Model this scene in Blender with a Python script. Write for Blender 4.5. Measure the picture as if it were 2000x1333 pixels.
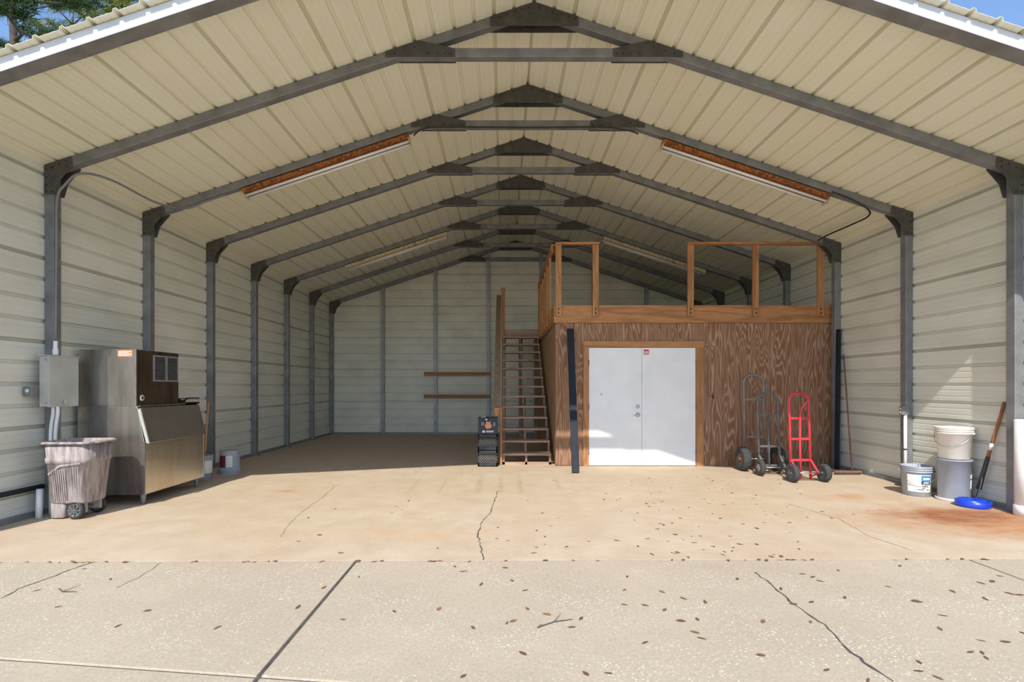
import bpy, bmesh, math, random
from mathutils import Vector, Matrix
random.seed(7)
for o in list(bpy.data.objects): bpy.data.objects.remove(o)
S = bpy.context.scene
COL = S.collection
PI = math.pi

# ------------------------------------------------------------------ camera
EYE = 1.377
cam = bpy.data.objects.new('camera', bpy.data.cameras.new('camera'))
COL.objects.link(cam)
cam.location = (0, 0, EYE); cam.rotation_euler = (PI/2, 0, 0)
cam.data.sensor_width = 36.0; cam.data.lens = 36.0*1006/2000
cam.data.shift_x = 0.0075; cam.data.shift_y = 0.04425
cam.data.clip_start = 0.05; cam.data.clip_end = 500
S.camera = cam
# ------------------------------------------------------------------ light
SUNDIR = Vector((0.19, 1.0, -1.013)).normalized()
sl = bpy.data.lights.new('sun', 'SUN'); sl.energy = 4.1; sl.angle = math.radians(0.53); sl.color = (1.0, 0.95, 0.87)
so = bpy.data.objects.new('sun', sl); COL.objects.link(so)
so.rotation_euler = SUNDIR.to_track_quat('-Z', 'Y').to_euler(); so.location = (-4, -20, 22)
W = bpy.data.worlds.new('world'); S.world = W; W.use_nodes = True
nt = W.node_tree; nt.nodes.clear()
wo = nt.nodes.new('ShaderNodeOutputWorld'); bg = nt.nodes.new('ShaderNodeBackground')
sky = nt.nodes.new('ShaderNodeTexSky'); sky.sky_type = 'NISHITA'; sky.sun_disc = False
sky.sun_elevation = math.radians(44.8); sky.sun_rotation = math.radians(180 + 10.8)
sky.air_density = 1.0; sky.dust_density = 0.3; sky.ozone_density = 4.0
tcw = nt.nodes.new('ShaderNodeTexCoord'); mpw = nt.nodes.new('ShaderNodeMapping'); mpw.inputs['Scale'].default_value = (1.6, 1.6, 4.5)
mpw.inputs['Location'].default_value = (0.3, 0.2, 0.1)
nzw = nt.nodes.new('ShaderNodeTexNoise'); nzw.inputs['Scale'].default_value = 1.5; nzw.inputs['Detail'].default_value = 8
rpw = nt.nodes.new('ShaderNodeValToRGB'); rpw.color_ramp.elements[0].position = 0.50; rpw.color_ramp.elements[1].position = 0.72
mxw = nt.nodes.new('ShaderNodeMix'); mxw.data_type = 'RGBA'; mxw.inputs[7].default_value = (9.0, 9.2, 9.6, 1)
L = nt.links.new
L(tcw.outputs['Generated'], mpw.inputs[0]); L(mpw.outputs[0], nzw.inputs['Vector']); L(nzw.outputs['Fac'], rpw.inputs[0])
L(rpw.outputs[0], mxw.inputs[0]); L(sky.outputs[0], mxw.inputs[6]); L(mxw.outputs[2], bg.inputs[0]); L(bg.outputs[0], wo.inputs[0])
bg.inputs[1].default_value = 0.195
S.view_settings.view_transform = 'Standard'; S.view_settings.look = 'None'
S.view_settings.gamma = 1.0; S.view_settings.use_curve_mapping = False
S.view_settings.exposure = 0.42

# ------------------------------------------------------------------ helpers
def tag(o, label=None, cat=None, group=None, kind=None):
    if label: o['label'] = label
    if cat: o['category'] = cat
    if group: o['group'] = group
    if kind: o['kind'] = kind
    return o
def thing(name, label, cat, loc=(0,0,0), rz=0, group=None, kind=None):
    o = bpy.data.objects.new(name, None); COL.objects.link(o); o.empty_display_size = 0.1
    o.location = loc; o.rotation_euler = (0, 0, rz)
    return tag(o, label, cat, group, kind)
class MB:
    def __init__(s): s.v = []; s.f = []; s.sm = []
    def add(s, vs, fs, smooth=False):
        b = len(s.v); s.v += [tuple(v) for v in vs]; s.f += [tuple(b+i for i in f) for f in fs]; s.sm += [smooth]*len(fs); return s
    def box(s, x0, x1, y0, y1, z0, z1):
        return s.add([(x0,y0,z0),(x1,y0,z0),(x1,y1,z0),(x0,y1,z0),(x0,y0,z1),(x1,y0,z1),(x1,y1,z1),(x0,y1,z1)],
                     [(0,3,2,1),(4,5,6,7),(0,1,5,4),(1,2,6,5),(2,3,7,6),(3,0,4,7)])
    def beam(s, p, q, w, h, up=(0,0,1)):      # rectangular bar p->q, w across, h along up
        p = Vector(p); q = Vector(q); d = (q-p).normalized(); a = d.cross(Vector(up)).normalized(); u = a.cross(d)
        vs = [e + a*sx*w/2 + u*sz*h/2 for e in (p, q) for sx, sz in ((-1,-1),(1,-1),(1,1),(-1,1))]
        return s.add(vs, [(0,1,2,3),(7,6,5,4),(0,4,5,1),(1,5,6,2),(2,6,7,3),(3,7,4,0)])
    def prism(s, poly, a0, a1, ax='y'):       # poly in xz extruded over y (or yz over x, or xy over z)
        f = {'y': lambda p, a: (p[0], a, p[1]), 'x': lambda p, a: (a, p[0], p[1]), 'z': lambda p, a: (p[0], p[1], a)}[ax]
        n = len(poly)
        return s.add([f(p, a0) for p in poly] + [f(p, a1) for p in poly],
                     [tuple(range(n)), tuple(range(2*n-1, n-1, -1))] + [(i, i+n, (i+1) % n + n, (i+1) % n) for i in range(n)])
    def tube(s, pts, r, n=10, cap=True, closed=False):
        P = [Vector(p) for p in pts]; m = len(P); vs = []; prev = None
        for i, p in enumerate(P):
            if closed: t = P[(i+1) % m] - P[i-1]
            else: t = P[min(i+1, m-1)] - P[max(i-1, 0)]
            t.normalize()
            if prev is None:
                a = t.cross(Vector((0,0,1)) if abs(t.z) < 0.9 else Vector((1,0,0))).normalized()
            else:
                a = (prev - t*prev.dot(t)).normalized()
            prev = a; b = t.cross(a); rr = r[i] if isinstance(r, (list, tuple)) else r
            vs += [p + (a*math.cos(2*PI*k/n) + b*math.sin(2*PI*k/n))*rr for k in range(n)]
        fs = []
        for i in range(m if closed else m-1):
            j = (i+1) % m
            for k in range(n): fs.append((i*n+k, i*n+(k+1) % n, j*n+(k+1) % n, j*n+k))
        s.add(vs, fs, True)
        if cap and not closed:
            s.add(vs[:n], [tuple(range(n-1, -1, -1))]); s.add(vs[-n:], [tuple(range(n))])
        return s
    def lathe(s, prof, c=(0,0,0), n=32, ax='z', a0=0, a1=2*PI, smooth=True, sx=1, sy=1):
        full = abs(a1-a0-2*PI) < 1e-6; k = n if full else n+1; vs = []
        for i in range(k):
            a = a0 + (a1-a0)*i/n; ca, sa = math.cos(a), math.sin(a)
            for r, h in prof:
                if ax == 'z': vs.append((c[0]+r*ca*sx, c[1]+r*sa*sy, c[2]+h))
                elif ax == 'y': vs.append((c[0]+r*ca, c[1]+h, c[2]+r*sa))
                else: vs.append((c[0]+h, c[1]+r*ca, c[2]+r*sa))
        m = len(prof); fs = []
        for i in range(n):
            j = (i+1) % k
            for q in range(m-1): fs.append((i*m+q, j*m+q, j*m+q+1, i*m+q+1))
        return s.add(vs, fs, smooth)
    def build(s, name, mat, parent=None, bevel=0, solid=0, fix=True):
        me = bpy.data.meshes.new(name); me.from_pydata(s.v, [], s.f)
        for p, q in zip(me.polygons, s.sm): p.use_smooth = q
        if fix:
            bm = bmesh.new(); bm.from_mesh(me); bmesh.ops.remove_doubles(bm, verts=bm.verts, dist=1e-5)
            bmesh.ops.recalc_face_normals(bm, faces=bm.faces); bm.to_mesh(me); bm.free()
        me.materials.append(mat)
        o = bpy.data.objects.new(name, me); COL.objects.link(o)
        if parent: o.parent = parent
        if bevel:
            m = o.modifiers.new('bevel', 'BEVEL'); m.width = bevel; m.segments = 2; m.limit_method = 'ANGLE'; m.angle_limit = 0.6
        if solid:
            m = o.modifiers.new('solid', 'SOLIDIFY'); m.thickness = solid; m.offset = 0
        return o
def copy_tree(o, parent=None):
    c = o.copy(); COL.objects.link(c); c.parent = parent
    for ch in list(o.children): copy_tree(ch, c)
    return c
def arc(cx, cy, r, a0, a1, n=8): return [(cx + r*math.cos(a0+(a1-a0)*i/n), cy + r*math.sin(a0+(a1-a0)*i/n)) for i in range(n+1)]

# ------------------------------------------------------------------ materials
def newmat(name):
    m = bpy.data.materials.new(name); m.use_nodes = True
    return m, m.node_tree, m.node_tree.nodes['Principled BSDF']
def N(t, k, **kw):
    n = t.nodes.new('ShaderNode'+k)
    for a, b in kw.items(): setattr(n, a, b)
    return n
def coords(t, scale=(1,1,1), loc=(0,0,0), rot=(0,0,0), kind='Object'):
    tc = N(t, 'TexCoord'); mp = N(t, 'Mapping')
    mp.inputs['Scale'].default_value = scale; mp.inputs['Location'].default_value = loc; mp.inputs['Rotation'].default_value = rot
    t.links.new(tc.outputs[kind], mp.inputs[0]); return mp.outputs[0]
def noise(t, vec, scale, detail=5, rough=0.55, dist=0):
    n = N(t, 'TexNoise'); n.inputs['Scale'].default_value = scale; n.inputs['Detail'].default_value = detail
    n.inputs['Roughness'].default_value = rough; n.inputs['Distortion'].default_value = dist
    t.links.new(vec, n.inputs['Vector']); return n.outputs['Fac']
def ramp(t, fac, stops):
    r = N(t, 'ValToRGB'); e = r.color_ramp.elements
    while len(e) < len(stops): e.new(0.5)
    for el, (p, c) in zip(e, stops):
        el.position = p; el.color = (c, c, c, 1) if isinstance(c, (int, float)) else (*c, 1)
    t.links.new(fac, r.inputs[0]); return r.outputs[0]
def mix(t, fac, a, b, mode='MIX'):
    m = N(t, 'Mix', data_type='RGBA', blend_type=mode)
    for sock, v in ((m.inputs[0], fac), (m.inputs[6], a), (m.inputs[7], b)):
        if isinstance(v, (int, float)): sock.default_value = v
        elif isinstance(v, tuple): sock.default_value = (*v, 1)
        else: t.links.new(v, sock)
    return m.outputs[2]
def math_(t, op, a, b=0.0):
    m = N(t, 'Math', operation=op)
    for i, v in enumerate((a, b)):
        if isinstance(v, (int, float)): m.inputs[i].default_value = v
        else: t.links.new(v, m.inputs[i])
    return m.outputs[0]
def bump(t, b, h, strength=0.3, dist=0.01):
    n = N(t, 'Bump'); n.inputs['Strength'].default_value = strength; n.inputs['Distance'].default_value = dist
    t.links.new(h, n.inputs['Height']); t.links.new(n.outputs[0], b.inputs['Normal'])
def plain(name, c1, c2=None, scale=6, rough=0.6, metal=0, stretch=(1,1,1), lo=0.35, hi=0.65, bmp=0, kind='Object'):
    m, t, b = newmat(name); b.inputs['Roughness'].default_value = rough; b.inputs['Metallic'].default_value = metal
    if c2 is None: c2 = tuple(x*0.88 for x in c1)
    n = noise(t, coords(t, stretch, kind=kind), scale)
    t.links.new(ramp(t, n, [(lo, c1), (hi, c2)]), b.inputs['Base Color'])
    if bmp: bump(t, b, n, bmp)
    return m
def wood(name, c1, c2, c3, axis, ring=10, scale=1.0, rough=0.75, along=0.12, across=3.0, amt=0.6):
    # contour grain: rings of a stretched noise, so boards show cathedral figure; axis = grain direction
    m, t, b = newmat(name); b.inputs['Roughness'].default_value = rough
    st = [across]*3; st['xyz'.index(axis)] = along*across
    oi = N(t, 'ObjectInfo'); va = N(t, 'VectorMath', operation='SCALE'); va.inputs[0].default_value = (7.3, 3.1, 5.7); t.links.new(oi.outputs['Random'], va.inputs['Scale'])
    vb = N(t, 'VectorMath', operation='ADD'); t.links.new(coords(t, tuple(st)), vb.inputs[0]); t.links.new(va.outputs[0], vb.inputs[1])
    vec = vb.outputs[0]
    n = noise(t, vec, scale, 2, 0.45, 0.3)
    rg = math_(t, 'PINGPONG', math_(t, 'MULTIPLY', n, ring), 0.5)
    fine = noise(t, coords(t, tuple(x*14 for x in st)), 1.0, 6)
    big = noise(t, vec, scale*0.6, 3)
    col = ramp(t, rg, [(0.06, c1), (0.26, c2), (0.46, c2)])
    col = mix(t, math_(t, 'MULTIPLY', big, amt), col, c3)
    col = mix(t, 0.5, col, ramp(t, fine, [(0.3, 0.35), (0.7, 1.0)]), 'MULTIPLY')
    t.links.new(col, b.inputs['Base Color']); bump(t, b, fine, 0.25, 0.004)
    return m
MAT = {}
MAT['roof'] = plain('cream_roof_sheet', (0.82, 0.80, 0.655), (0.78, 0.755, 0.60), 1.2, 0.5, 0.0, (1, 0.25, 1))
MAT['wall'] = plain('off_white_wall_sheet', (0.73, 0.715, 0.625), (0.62, 0.605, 0.515), 1.6, 0.5, 0.0, (1, 0.5, 1.2))
MAT['galv'] = plain('galvanized_steel', (0.26, 0.265, 0.272), (0.18, 0.183, 0.187), 5, 0.5, 0.35, bmp=0.03)
MAT['plate'] = plain('dark_gusset_steel', (0.105, 0.10, 0.09), (0.07, 0.066, 0.06), 8, 0.6, 0.3)
MAT['bolt'] = plain('bolt_dark', (0.05, 0.05, 0.05), None, 8, 0.5, 0.5)
MAT['galvlight'] = plain('bright_galvanized_stud', (0.36, 0.37, 0.39), (0.27, 0.28, 0.295), 5, 0.5, 0.3)
MAT['trim'] = plain('sunlit_zinc_face', (0.58, 0.60, 0.65), (0.50, 0.52, 0.57), 3, 0.45)  # sun on the front beam's galvanized face, put into a paler colour
MAT['rust'] = plain('rusted_fixture', (0.50, 0.17, 0.035), (0.16, 0.05, 0.018), 22, 0.85, 0, (1, 1, 1), 0.3, 0.62, 0.3)
MAT['oldwhite'] = plain('yellowed_fixture', (0.62, 0.50, 0.30), (0.30, 0.16, 0.06), 14, 0.7, 0, (1, 1, 1), 0.5, 0.7)
MAT['tube'] = plain('white_tube', (0.85, 0.85, 0.84), (0.78, 0.78, 0.77), 4, 0.3)
MAT['black'] = plain('black_rubber', (0.018, 0.018, 0.018), (0.03, 0.03, 0.03), 20, 0.6)
MAT['tyre'] = plain('tyre_rubber', (0.055, 0.055, 0.055), (0.035, 0.035, 0.035), 30, 0.85, bmp=0.2)
MAT['pvc'] = plain('white_pvc', (0.80, 0.80, 0.78), (0.72, 0.72, 0.70), 3, 0.35)
MAT['greybox'] = plain('grey_enamel', (0.47, 0.47, 0.43), (0.38, 0.38, 0.34), 4, 0.5)
MAT['greydark'] = plain('grey_cast_box', (0.2, 0.2, 0.2), None, 6, 0.5)
MAT['pine'] = wood('orange_pine', (0.33, 0.135, 0.045), (0.50, 0.235, 0.09), (0.42, 0.20, 0.085), 'x', 7, 1.0)
MAT['pinez'] = wood('orange_pine_upright', (0.33, 0.135, 0.045), (0.50, 0.235, 0.09), (0.42, 0.20, 0.085), 'z', 7, 1.0)
MAT['piney'] = wood('orange_pine_deep', (0.33, 0.135, 0.045), (0.50, 0.235, 0.09), (0.42, 0.20, 0.085), 'y', 7, 1.0)
MAT['ply'] = wood('weathered_plywood', (0.47, 0.31, 0.21), (0.25, 0.115, 0.055), (0.30, 0.145, 0.072), 'z', 20, 1.0, 0.8, 0.10, 4.6, 0.45)
MAT['plyside'] = wood('plywood_side', (0.34, 0.19, 0.085), (0.43, 0.26, 0.13), (0.36, 0.21, 0.10), 'z', 12, 1.0, 0.8, 0.2, 1.7)
MAT['stair'] = wood('weathered_stair_wood', (0.38, 0.225, 0.15), (0.52, 0.34, 0.25), (0.44, 0.27, 0.185), 'x', 8, 1.0)
MAT['stairz'] = wood('weathered_stair_post', (0.26, 0.14, 0.08), (0.36, 0.205, 0.125), (0.30, 0.17, 0.10), 'z', 8, 1.0)
MAT['stairy'] = wood('weathered_rail_board', (0.26, 0.16, 0.10), (0.34, 0.215, 0.14), (0.29, 0.18, 0.115), 'y', 8, 1.0)
MAT['timber'] = wood('brown_timber', (0.30, 0.14, 0.055), (0.42, 0.21, 0.09), (0.36, 0.18, 0.075), 'x', 6, 1.0)
MAT['door'] = plain('white_door_paint', (0.76, 0.76, 0.77), (0.70, 0.70, 0.71), 3, 0.4)
MAT['chrome'] = plain('worn_chrome', (0.55, 0.54, 0.52), (0.4, 0.39, 0.37), 10, 0.3, 0.9)
MAT['navy'] = plain('dark_blue_black_steel', (0.010, 0.013, 0.022), (0.02, 0.023, 0.032), 6, 0.5, 0.0, (1, 1, 0.3))
MAT['navy'].node_tree.nodes['Principled BSDF'].inputs['Specular IOR Level'].default_value = 0.2
MAT['red'] = plain('red_paint', (0.66, 0.05, 0.065), (0.50, 0.035, 0.045), 12, 0.4)
MAT['gunmetal'] = plain('dark_grey_paint', (0.11, 0.11, 0.115), (0.17, 0.17, 0.17), 12, 0.5, 0.3)
MAT['dullsteel'] = plain('dull_grey_steel', (0.19, 0.18, 0.17), (0.27, 0.25, 0.23), 12, 0.5, 0.5)
MAT['rustbrown'] = plain('rusty_plate', (0.16, 0.075, 0.04), (0.25, 0.14, 0.09), 14, 0.8)
MAT['blue'] = plain('bright_blue_plastic', (0.01, 0.06, 0.60), (0.008, 0.045, 0.48), 4, 0.35)
MAT['bucketgrey'] = plain('grey_bucket_plastic', (0.36, 0.38, 0.42), (0.30, 0.32, 0.36), 4, 0.45)
MAT['bucketwhite'] = plain('white_bucket_plastic', (0.80, 0.77, 0.70), (0.74, 0.70, 0.62), 3, 0.4)
MAT['labelwhite'] = plain('label_white', (0.75, 0.75, 0.73), None, 4, 0.5)
MAT['labelblue'] = plain('label_blue', (0.03, 0.22, 0.50), None, 4, 0.5)
MAT['labelred'] = plain('label_dark_red', (0.16, 0.025, 0.035), None, 4, 0.5)
MAT['labelorange'] = plain('label_orange', (0.55, 0.16, 0.06), (0.62, 0.32, 0.2), 60, 0.6)
MAT['print'] = plain('print_dark', (0.04, 0.04, 0.045), None, 4, 0.5)
MAT['signred'] = plain('sign_red', (0.55, 0.05, 0.06), None, 4, 0.5)
MAT['crate'] = plain('dark_crate_plastic', (0.028, 0.029, 0.033), (0.045, 0.046, 0.05), 5, 0.5)
MAT['crate'].node_tree.nodes['Principled BSDF'].inputs['Specular IOR Level'].default_value = 0.25
MAT['handle'] = wood('tool_handle_wood', (0.28, 0.10, 0.04), (0.38, 0.16, 0.07), (0.33, 0.13, 0.05), 'z', 6)
MAT['gold'] = plain('light_stick_wood', (0.5, 0.26, 0.10), None, 8, 0.6)
MAT['bin'] = plain('weathered_bin_plastic', (0.40, 0.36, 0.35), (0.20, 0.155, 0.15), 12, 0.75, 0, (2.2, 2.2, 0.35), 0.35, 0.65, 0.05)
MAT['leaf'] = plain('dry_leaf', (0.11, 0.05, 0.022), (0.17, 0.085, 0.04), 30, 0.8)
MAT['leaf2'] = plain('dry_leaf_tan', (0.25, 0.13, 0.06), (0.17, 0.085, 0.04), 30, 0.8)
MAT['crack'] = plain('crack_dark', (0.05, 0.045, 0.04), (0.10, 0.085, 0.07), 12, 0.95)
MAT['bark'] = plain('pine_bark', (0.05, 0.042, 0.04), (0.10, 0.085, 0.075), 12, 0.9, bmp=0.4)
MAT['needle'] = plain('pine_needles_green', (0.05, 0.10, 0.018), (0.03, 0.075, 0.02), 2, 0.6)
MAT['needle_lit'] = plain('pine_needles_sunlit', (0.22, 0.24, 0.02), (0.12, 0.16, 0.02), 2, 0.6)  # sunlit look of the foliage painted in as brighter yellow-green
MAT['grass'] = plain('grass_ground', (0.10, 0.13, 0.04), (0.17, 0.16, 0.07), 0.8, 0.9)
def stainless(name, c1, c2, stretch, rough):
    m, t, b = newmat(name); b.inputs['Metallic'].default_value = 0.92
    n = noise(t, coords(t, stretch), 3, 6); k = noise(t, coords(t, (3.0, 3.0, 0.5)), 2.2, 5)
    t.links.new(mix(t, ramp(t, k, [(0.4, 0.0), (0.7, 1.0)]), c1, c2), b.inputs['Base Color'])
    t.links.new(ramp(t, n, [(0.3, rough*0.9), (0.7, rough*1.12)]), b.inputs['Roughness']); return m
MAT['steel'] = stainless('brushed_stainless', (0.58, 0.55, 0.51), (0.42, 0.375, 0.325), (14, 14, 0.5), 0.27)
MAT['steeldoor'] = stainless('brushed_stainless_door', (0.52, 0.49, 0.45), (0.46, 0.43, 0.39), (10, 0.4, 10), 0.34)
MAT['steelfront'] = stainless('brushed_stainless_front', (0.74, 0.68, 0.57), (0.64, 0.55, 0.42), (14, 0.5, 14), 0.30)
MAT['steeldark'] = stainless('tarnished_stainless', (0.26, 0.20, 0.145), (0.13, 0.095, 0.065), (8, 8, 0.8), 0.36)

def ellipse_mask(t, cx, cy, a, b, soft=(0.5, 1.1), wob=0.55, nscale=1.6):
    pos = N(t, 'NewGeometry').outputs['Position']; mp = N(t, 'Mapping', vector_type='TEXTURE')
    mp.inputs['Location'].default_value = (cx, cy, 0); mp.inputs['Scale'].default_value = (a, b, 1e3)
    t.links.new(pos, mp.inputs[0]); ln = N(t, 'VectorMath', operation='LENGTH'); t.links.new(mp.outputs[0], ln.inputs[0])
    n = noise(t, pos, nscale, 7, 0.65)
    d = math_(t, 'ADD', ln.outputs['Value'], math_(t, 'MULTIPLY', math_(t, 'SUBTRACT', n, 0.5), wob*2))
    return ramp(t, d, [(soft[0], 1.0), (soft[1], 0.0)])
def make_floor_mat():
    m, t, b = newmat('tan_concrete_slab'); b.inputs['Roughness'].default_value = 0.75
    pos = N(t, 'NewGeometry').outputs['Position']
    big = noise(t, pos, 0.55, 6, 0.6); fine = noise(t, pos, 26, 6, 0.7); mid = noise(t, pos, 3.0, 6, 0.65, 0.4)
    col = ramp(t, big, [(0.3, (0.54, 0.445, 0.33)), (0.55, (0.50, 0.40, 0.285)), (0.75, (0.49, 0.37, 0.245))])
    col = mix(t, ramp(t, mid, [(0.38, 0.0), (0.72, 0.7)]), col, (0.42, 0.31, 0.20))
    col = mix(t, 0.35, col, ramp(t, fine, [(0.3, 0.75), (0.7, 1.1)]), 'MULTIPLY')
    mps = N(t, 'Mapping'); mps.inputs['Scale'].default_value = (1.0, 2.2, 1); t.links.new(pos, mps.inputs[0])
    blot = ramp(t, noise(t, mps.outputs[0], 3.2, 9, 0.75, 0.5), [(0.36, 0.45), (0.6, 1.0)])
    def stain(col, c, amt, *a, **k):
        return mix(t, math_(t, 'MULTIPLY', math_(t, 'MULTIPLY', ellipse_mask(t, *a, **k), amt), blot), col, c)
    col = stain(col, (0.40, 0.16, 0.05), 0.9, 4.95, 5.25, 1.45, 0.85, soft=(0.4, 1.2), wob=0.7, nscale=1.3)
    col = stain(col, (0.26, 0.09, 0.032), 1.0, 4.75, 5.45, 0.85, 0.42, soft=(0.35, 1.15), wob=0.75, nscale=2.2)
    col = stain(col, (0.45, 0.20, 0.06), 0.55, 4.3, 6.4, 0.75, 0.35, soft=(0.2, 1.1), wob=0.9, nscale=2.6)
    col = stain(col, (0.45, 0.21, 0.07), 0.7, -2.85, 6.75, 0.22, 0.12, soft=(0.1, 1.0), wob=0.6, nscale=6)
    col = stain(col, (0.50, 0.28, 0.12), 0.4, -0.8, 4.8, 1.2, 0.25, soft=(0.1, 1.1), wob=0.8, nscale=2)
    for (x, y0, y1, w) in ((-1.25, 6.4, 7.9, 0.05), (-0.85, 6.4, 7.9, 0.04), (-0.35, 6.3, 8.2, 0.07), (-0.05, 6.3, 8.2, 0.05), (0.22, 6.4, 8.2, 0.05), (0.75, 6.6, 8.0, 0.04)):
        col = stain(col, (0.30, 0.24, 0.13), 0.45, x, (y0+y1)/2, w, (y1-y0)/2, soft=(0.3, 1.1), wob=0.7, nscale=5)
    t.links.new(col, b.inputs['Base Color']); bump(t, b, fine, 0.12, 0.004); return m
def make_apron_mat():
    m, t, b = newmat('shell_aggregate_concrete'); b.inputs['Roughness'].default_value = 0.85
    pos = N(t, 'NewGeometry').outputs['Position']
    big = noise(t, pos, 0.8, 6, 0.65); fine = noise(t, pos, 60, 5, 0.75)
    col = ramp(t, big, [(0.3, (0.47, 0.395, 0.295)), (0.7, (0.40, 0.333, 0.245))])
    col = mix(t, 0.6, col, ramp(t, fine, [(0.3, 0.62), (0.7, 1.15)]), 'MULTIPLY')
    v = N(t, 'TexVoronoi'); v.inputs['Scale'].default_value = 42; v.inputs['Randomness'].default_value = 1.0
    mp = N(t, 'Mapping'); mp.inputs['Scale'].default_value = (1.0, 1.5, 1); t.links.new(pos, mp.inputs[0]); t.links.new(mp.outputs[0], v.inputs['Vector'])
    patch = noise(t, pos, 1.7, 4, 0.7)
    spots = math_(t, 'MULTIPLY', ramp(t, v.outputs['Distance'], [(0.20, 1.0), (0.30, 0.0)]), ramp(t, patch, [(0.42, 0.0), (0.62, 0.8)]))
    sel = ramp(t, v.outputs['Color'], [(0.45, 0.0), (0.5, 1.0)])
    col = mix(t, math_(t, 'MULTIPLY', spots, sel), col, (0.80, 0.77, 0.70))
    t.links.new(col, b.inputs['Base Color']); bump(t, b, fine, 0.3, 0.004); return m
MAT['floor'] = make_floor_mat(); MAT['apron'] = make_apron_mat()

# ------------------------------------------------------------------ setting dimensions
CX, XL, XR = 0.325, -5.01, 5.66            # building axis, inner faces of the side walls
APEX, SLOPE = 5.565, 0.333
YB = 14.86                                  # inner face of the back wall
YF = 4.165                                   # front edge of roof sheets
FR = [4.24] + [5.61 + 1.524*i for i in range(7)]
def roofz(x): return APEX - SLOPE*abs(x-CX)
EAVE = roofz(XL)

# ground, apron slabs, interior slab
tag(MB().box(-60, 60, -40, 90, -0.25, -0.10).build('ground', MAT['grass']), 'grassy ground around the metal building', 'ground', kind='structure')
fl = MB().prism([(-5.25, 4.04), (5.9, 4.14), (5.9, 15.2), (-5.25, 15.2)], -0.2, 0.0, 'z').build('floor', MAT['floor'])
tag(fl, 'tan rust-stained concrete slab inside the building', 'floor', kind='structure')
dw = thing('driveway', 'pale shell concrete driveway slabs in front of the building', 'driveway', kind='structure')
AZ = -0.003; G = 0.011
def ecy(x): return 4.04 + 0.00897*(x+5.25)
def ty(x): return 2.31 - 0.118*(x+0.0)
for xa, xb in ((-13, -1.17), (-1.17, 3.70), (3.70, 13)):
    y0 = lambda x: 4.04 if x < -5.25 else ecy(x)
    MB().prism([(xa+G, ty(xa)+0.005), (xb-G, ty(xb)+0.005), (xb-G, ecy(xb)-0.022), (xa+G, ecy(xa)-0.022)], -0.2, AZ, 'z').build('concrete_slab', MAT['apron'], dw, bevel=0.006)
    MB().prism([(xa+G, -16), (xb-G, -16), (xb-G, ty(xb)-0.005), (xa+G, ty(xa)-0.005)], -0.2, AZ-0.004, 'z').build('concrete_slab', MAT['apron'], dw, bevel=0.006)
MB().prism([(-13, -16), (13, -16), (13, 4.2), (-13, 4.03)], -0.21, -0.012, 'z').build('joint_filler', MAT['crack'], dw)
def fp(px, py, z=0.0):                      # floor point under a picture position, for reading the plan off the photo
    Y = 1006*(EYE-z)/(py-755); return ((px-985)/1006*Y, Y)
def crack(pts, w, z, parent, seed=1):
    rnd = random.Random(seed); P = [Vector((*fp(*p, z), 0)) for p in pts]; Q = []
    for a, b in zip(P, P[1:]):
        n = max(2, int((b-a).length/0.05))
        for i in range(n): Q.append(a.lerp(b, i/n) + Vector((rnd.uniform(-1, 1), rnd.uniform(-1, 1), 0))*0.010)
    Q.append(P[-1]); vs = []; fs = []
    for i, q in enumerate(Q):
        t = (Q[min(i+1, len(Q)-1)] - Q[max(i-1, 0)]).normalized(); a = Vector((-t.y, t.x, 0))*w*rnd.uniform(0.25, 0.8)
        vs += [(q.x-a.x, q.y-a.y, z+0.0012), (q.x+a.x, q.y+a.y, z+0.0012)]
    for i in range(len(Q)-1): fs.append((2*i, 2*i+1, 2*i+3, 2*i+2))
    MB().add(vs, fs).build('crack', MAT['crack'], parent)
crack([(945,1095),(940,1075),(934,1045),(940,1020),(958,1003),(963,985),(972,960)], 0.010, 0, fl, 1)
crack([(548,1050),(560,1030),(590,1000),(625,975),(655,950)], 0.004, 0, fl, 2)
crack([(1540,985),(1640,1015),(1700,1050),(1780,1075)], 0.004, 0, fl, 3)
crack([(1475,1118),(1515,1150),(1550,1182),(1610,1222),(1650,1265),(1690,1295),(1745,1332)], 0.012, AZ, dw, 4)
crack([(0,1170),(50,1145),(110,1125),(160,1105),(186,1098)], 0.010, AZ, dw, 5)
crack([(225,1150),(270,1130),(315,1100)], 0.004, AZ, dw, 6)

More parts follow.
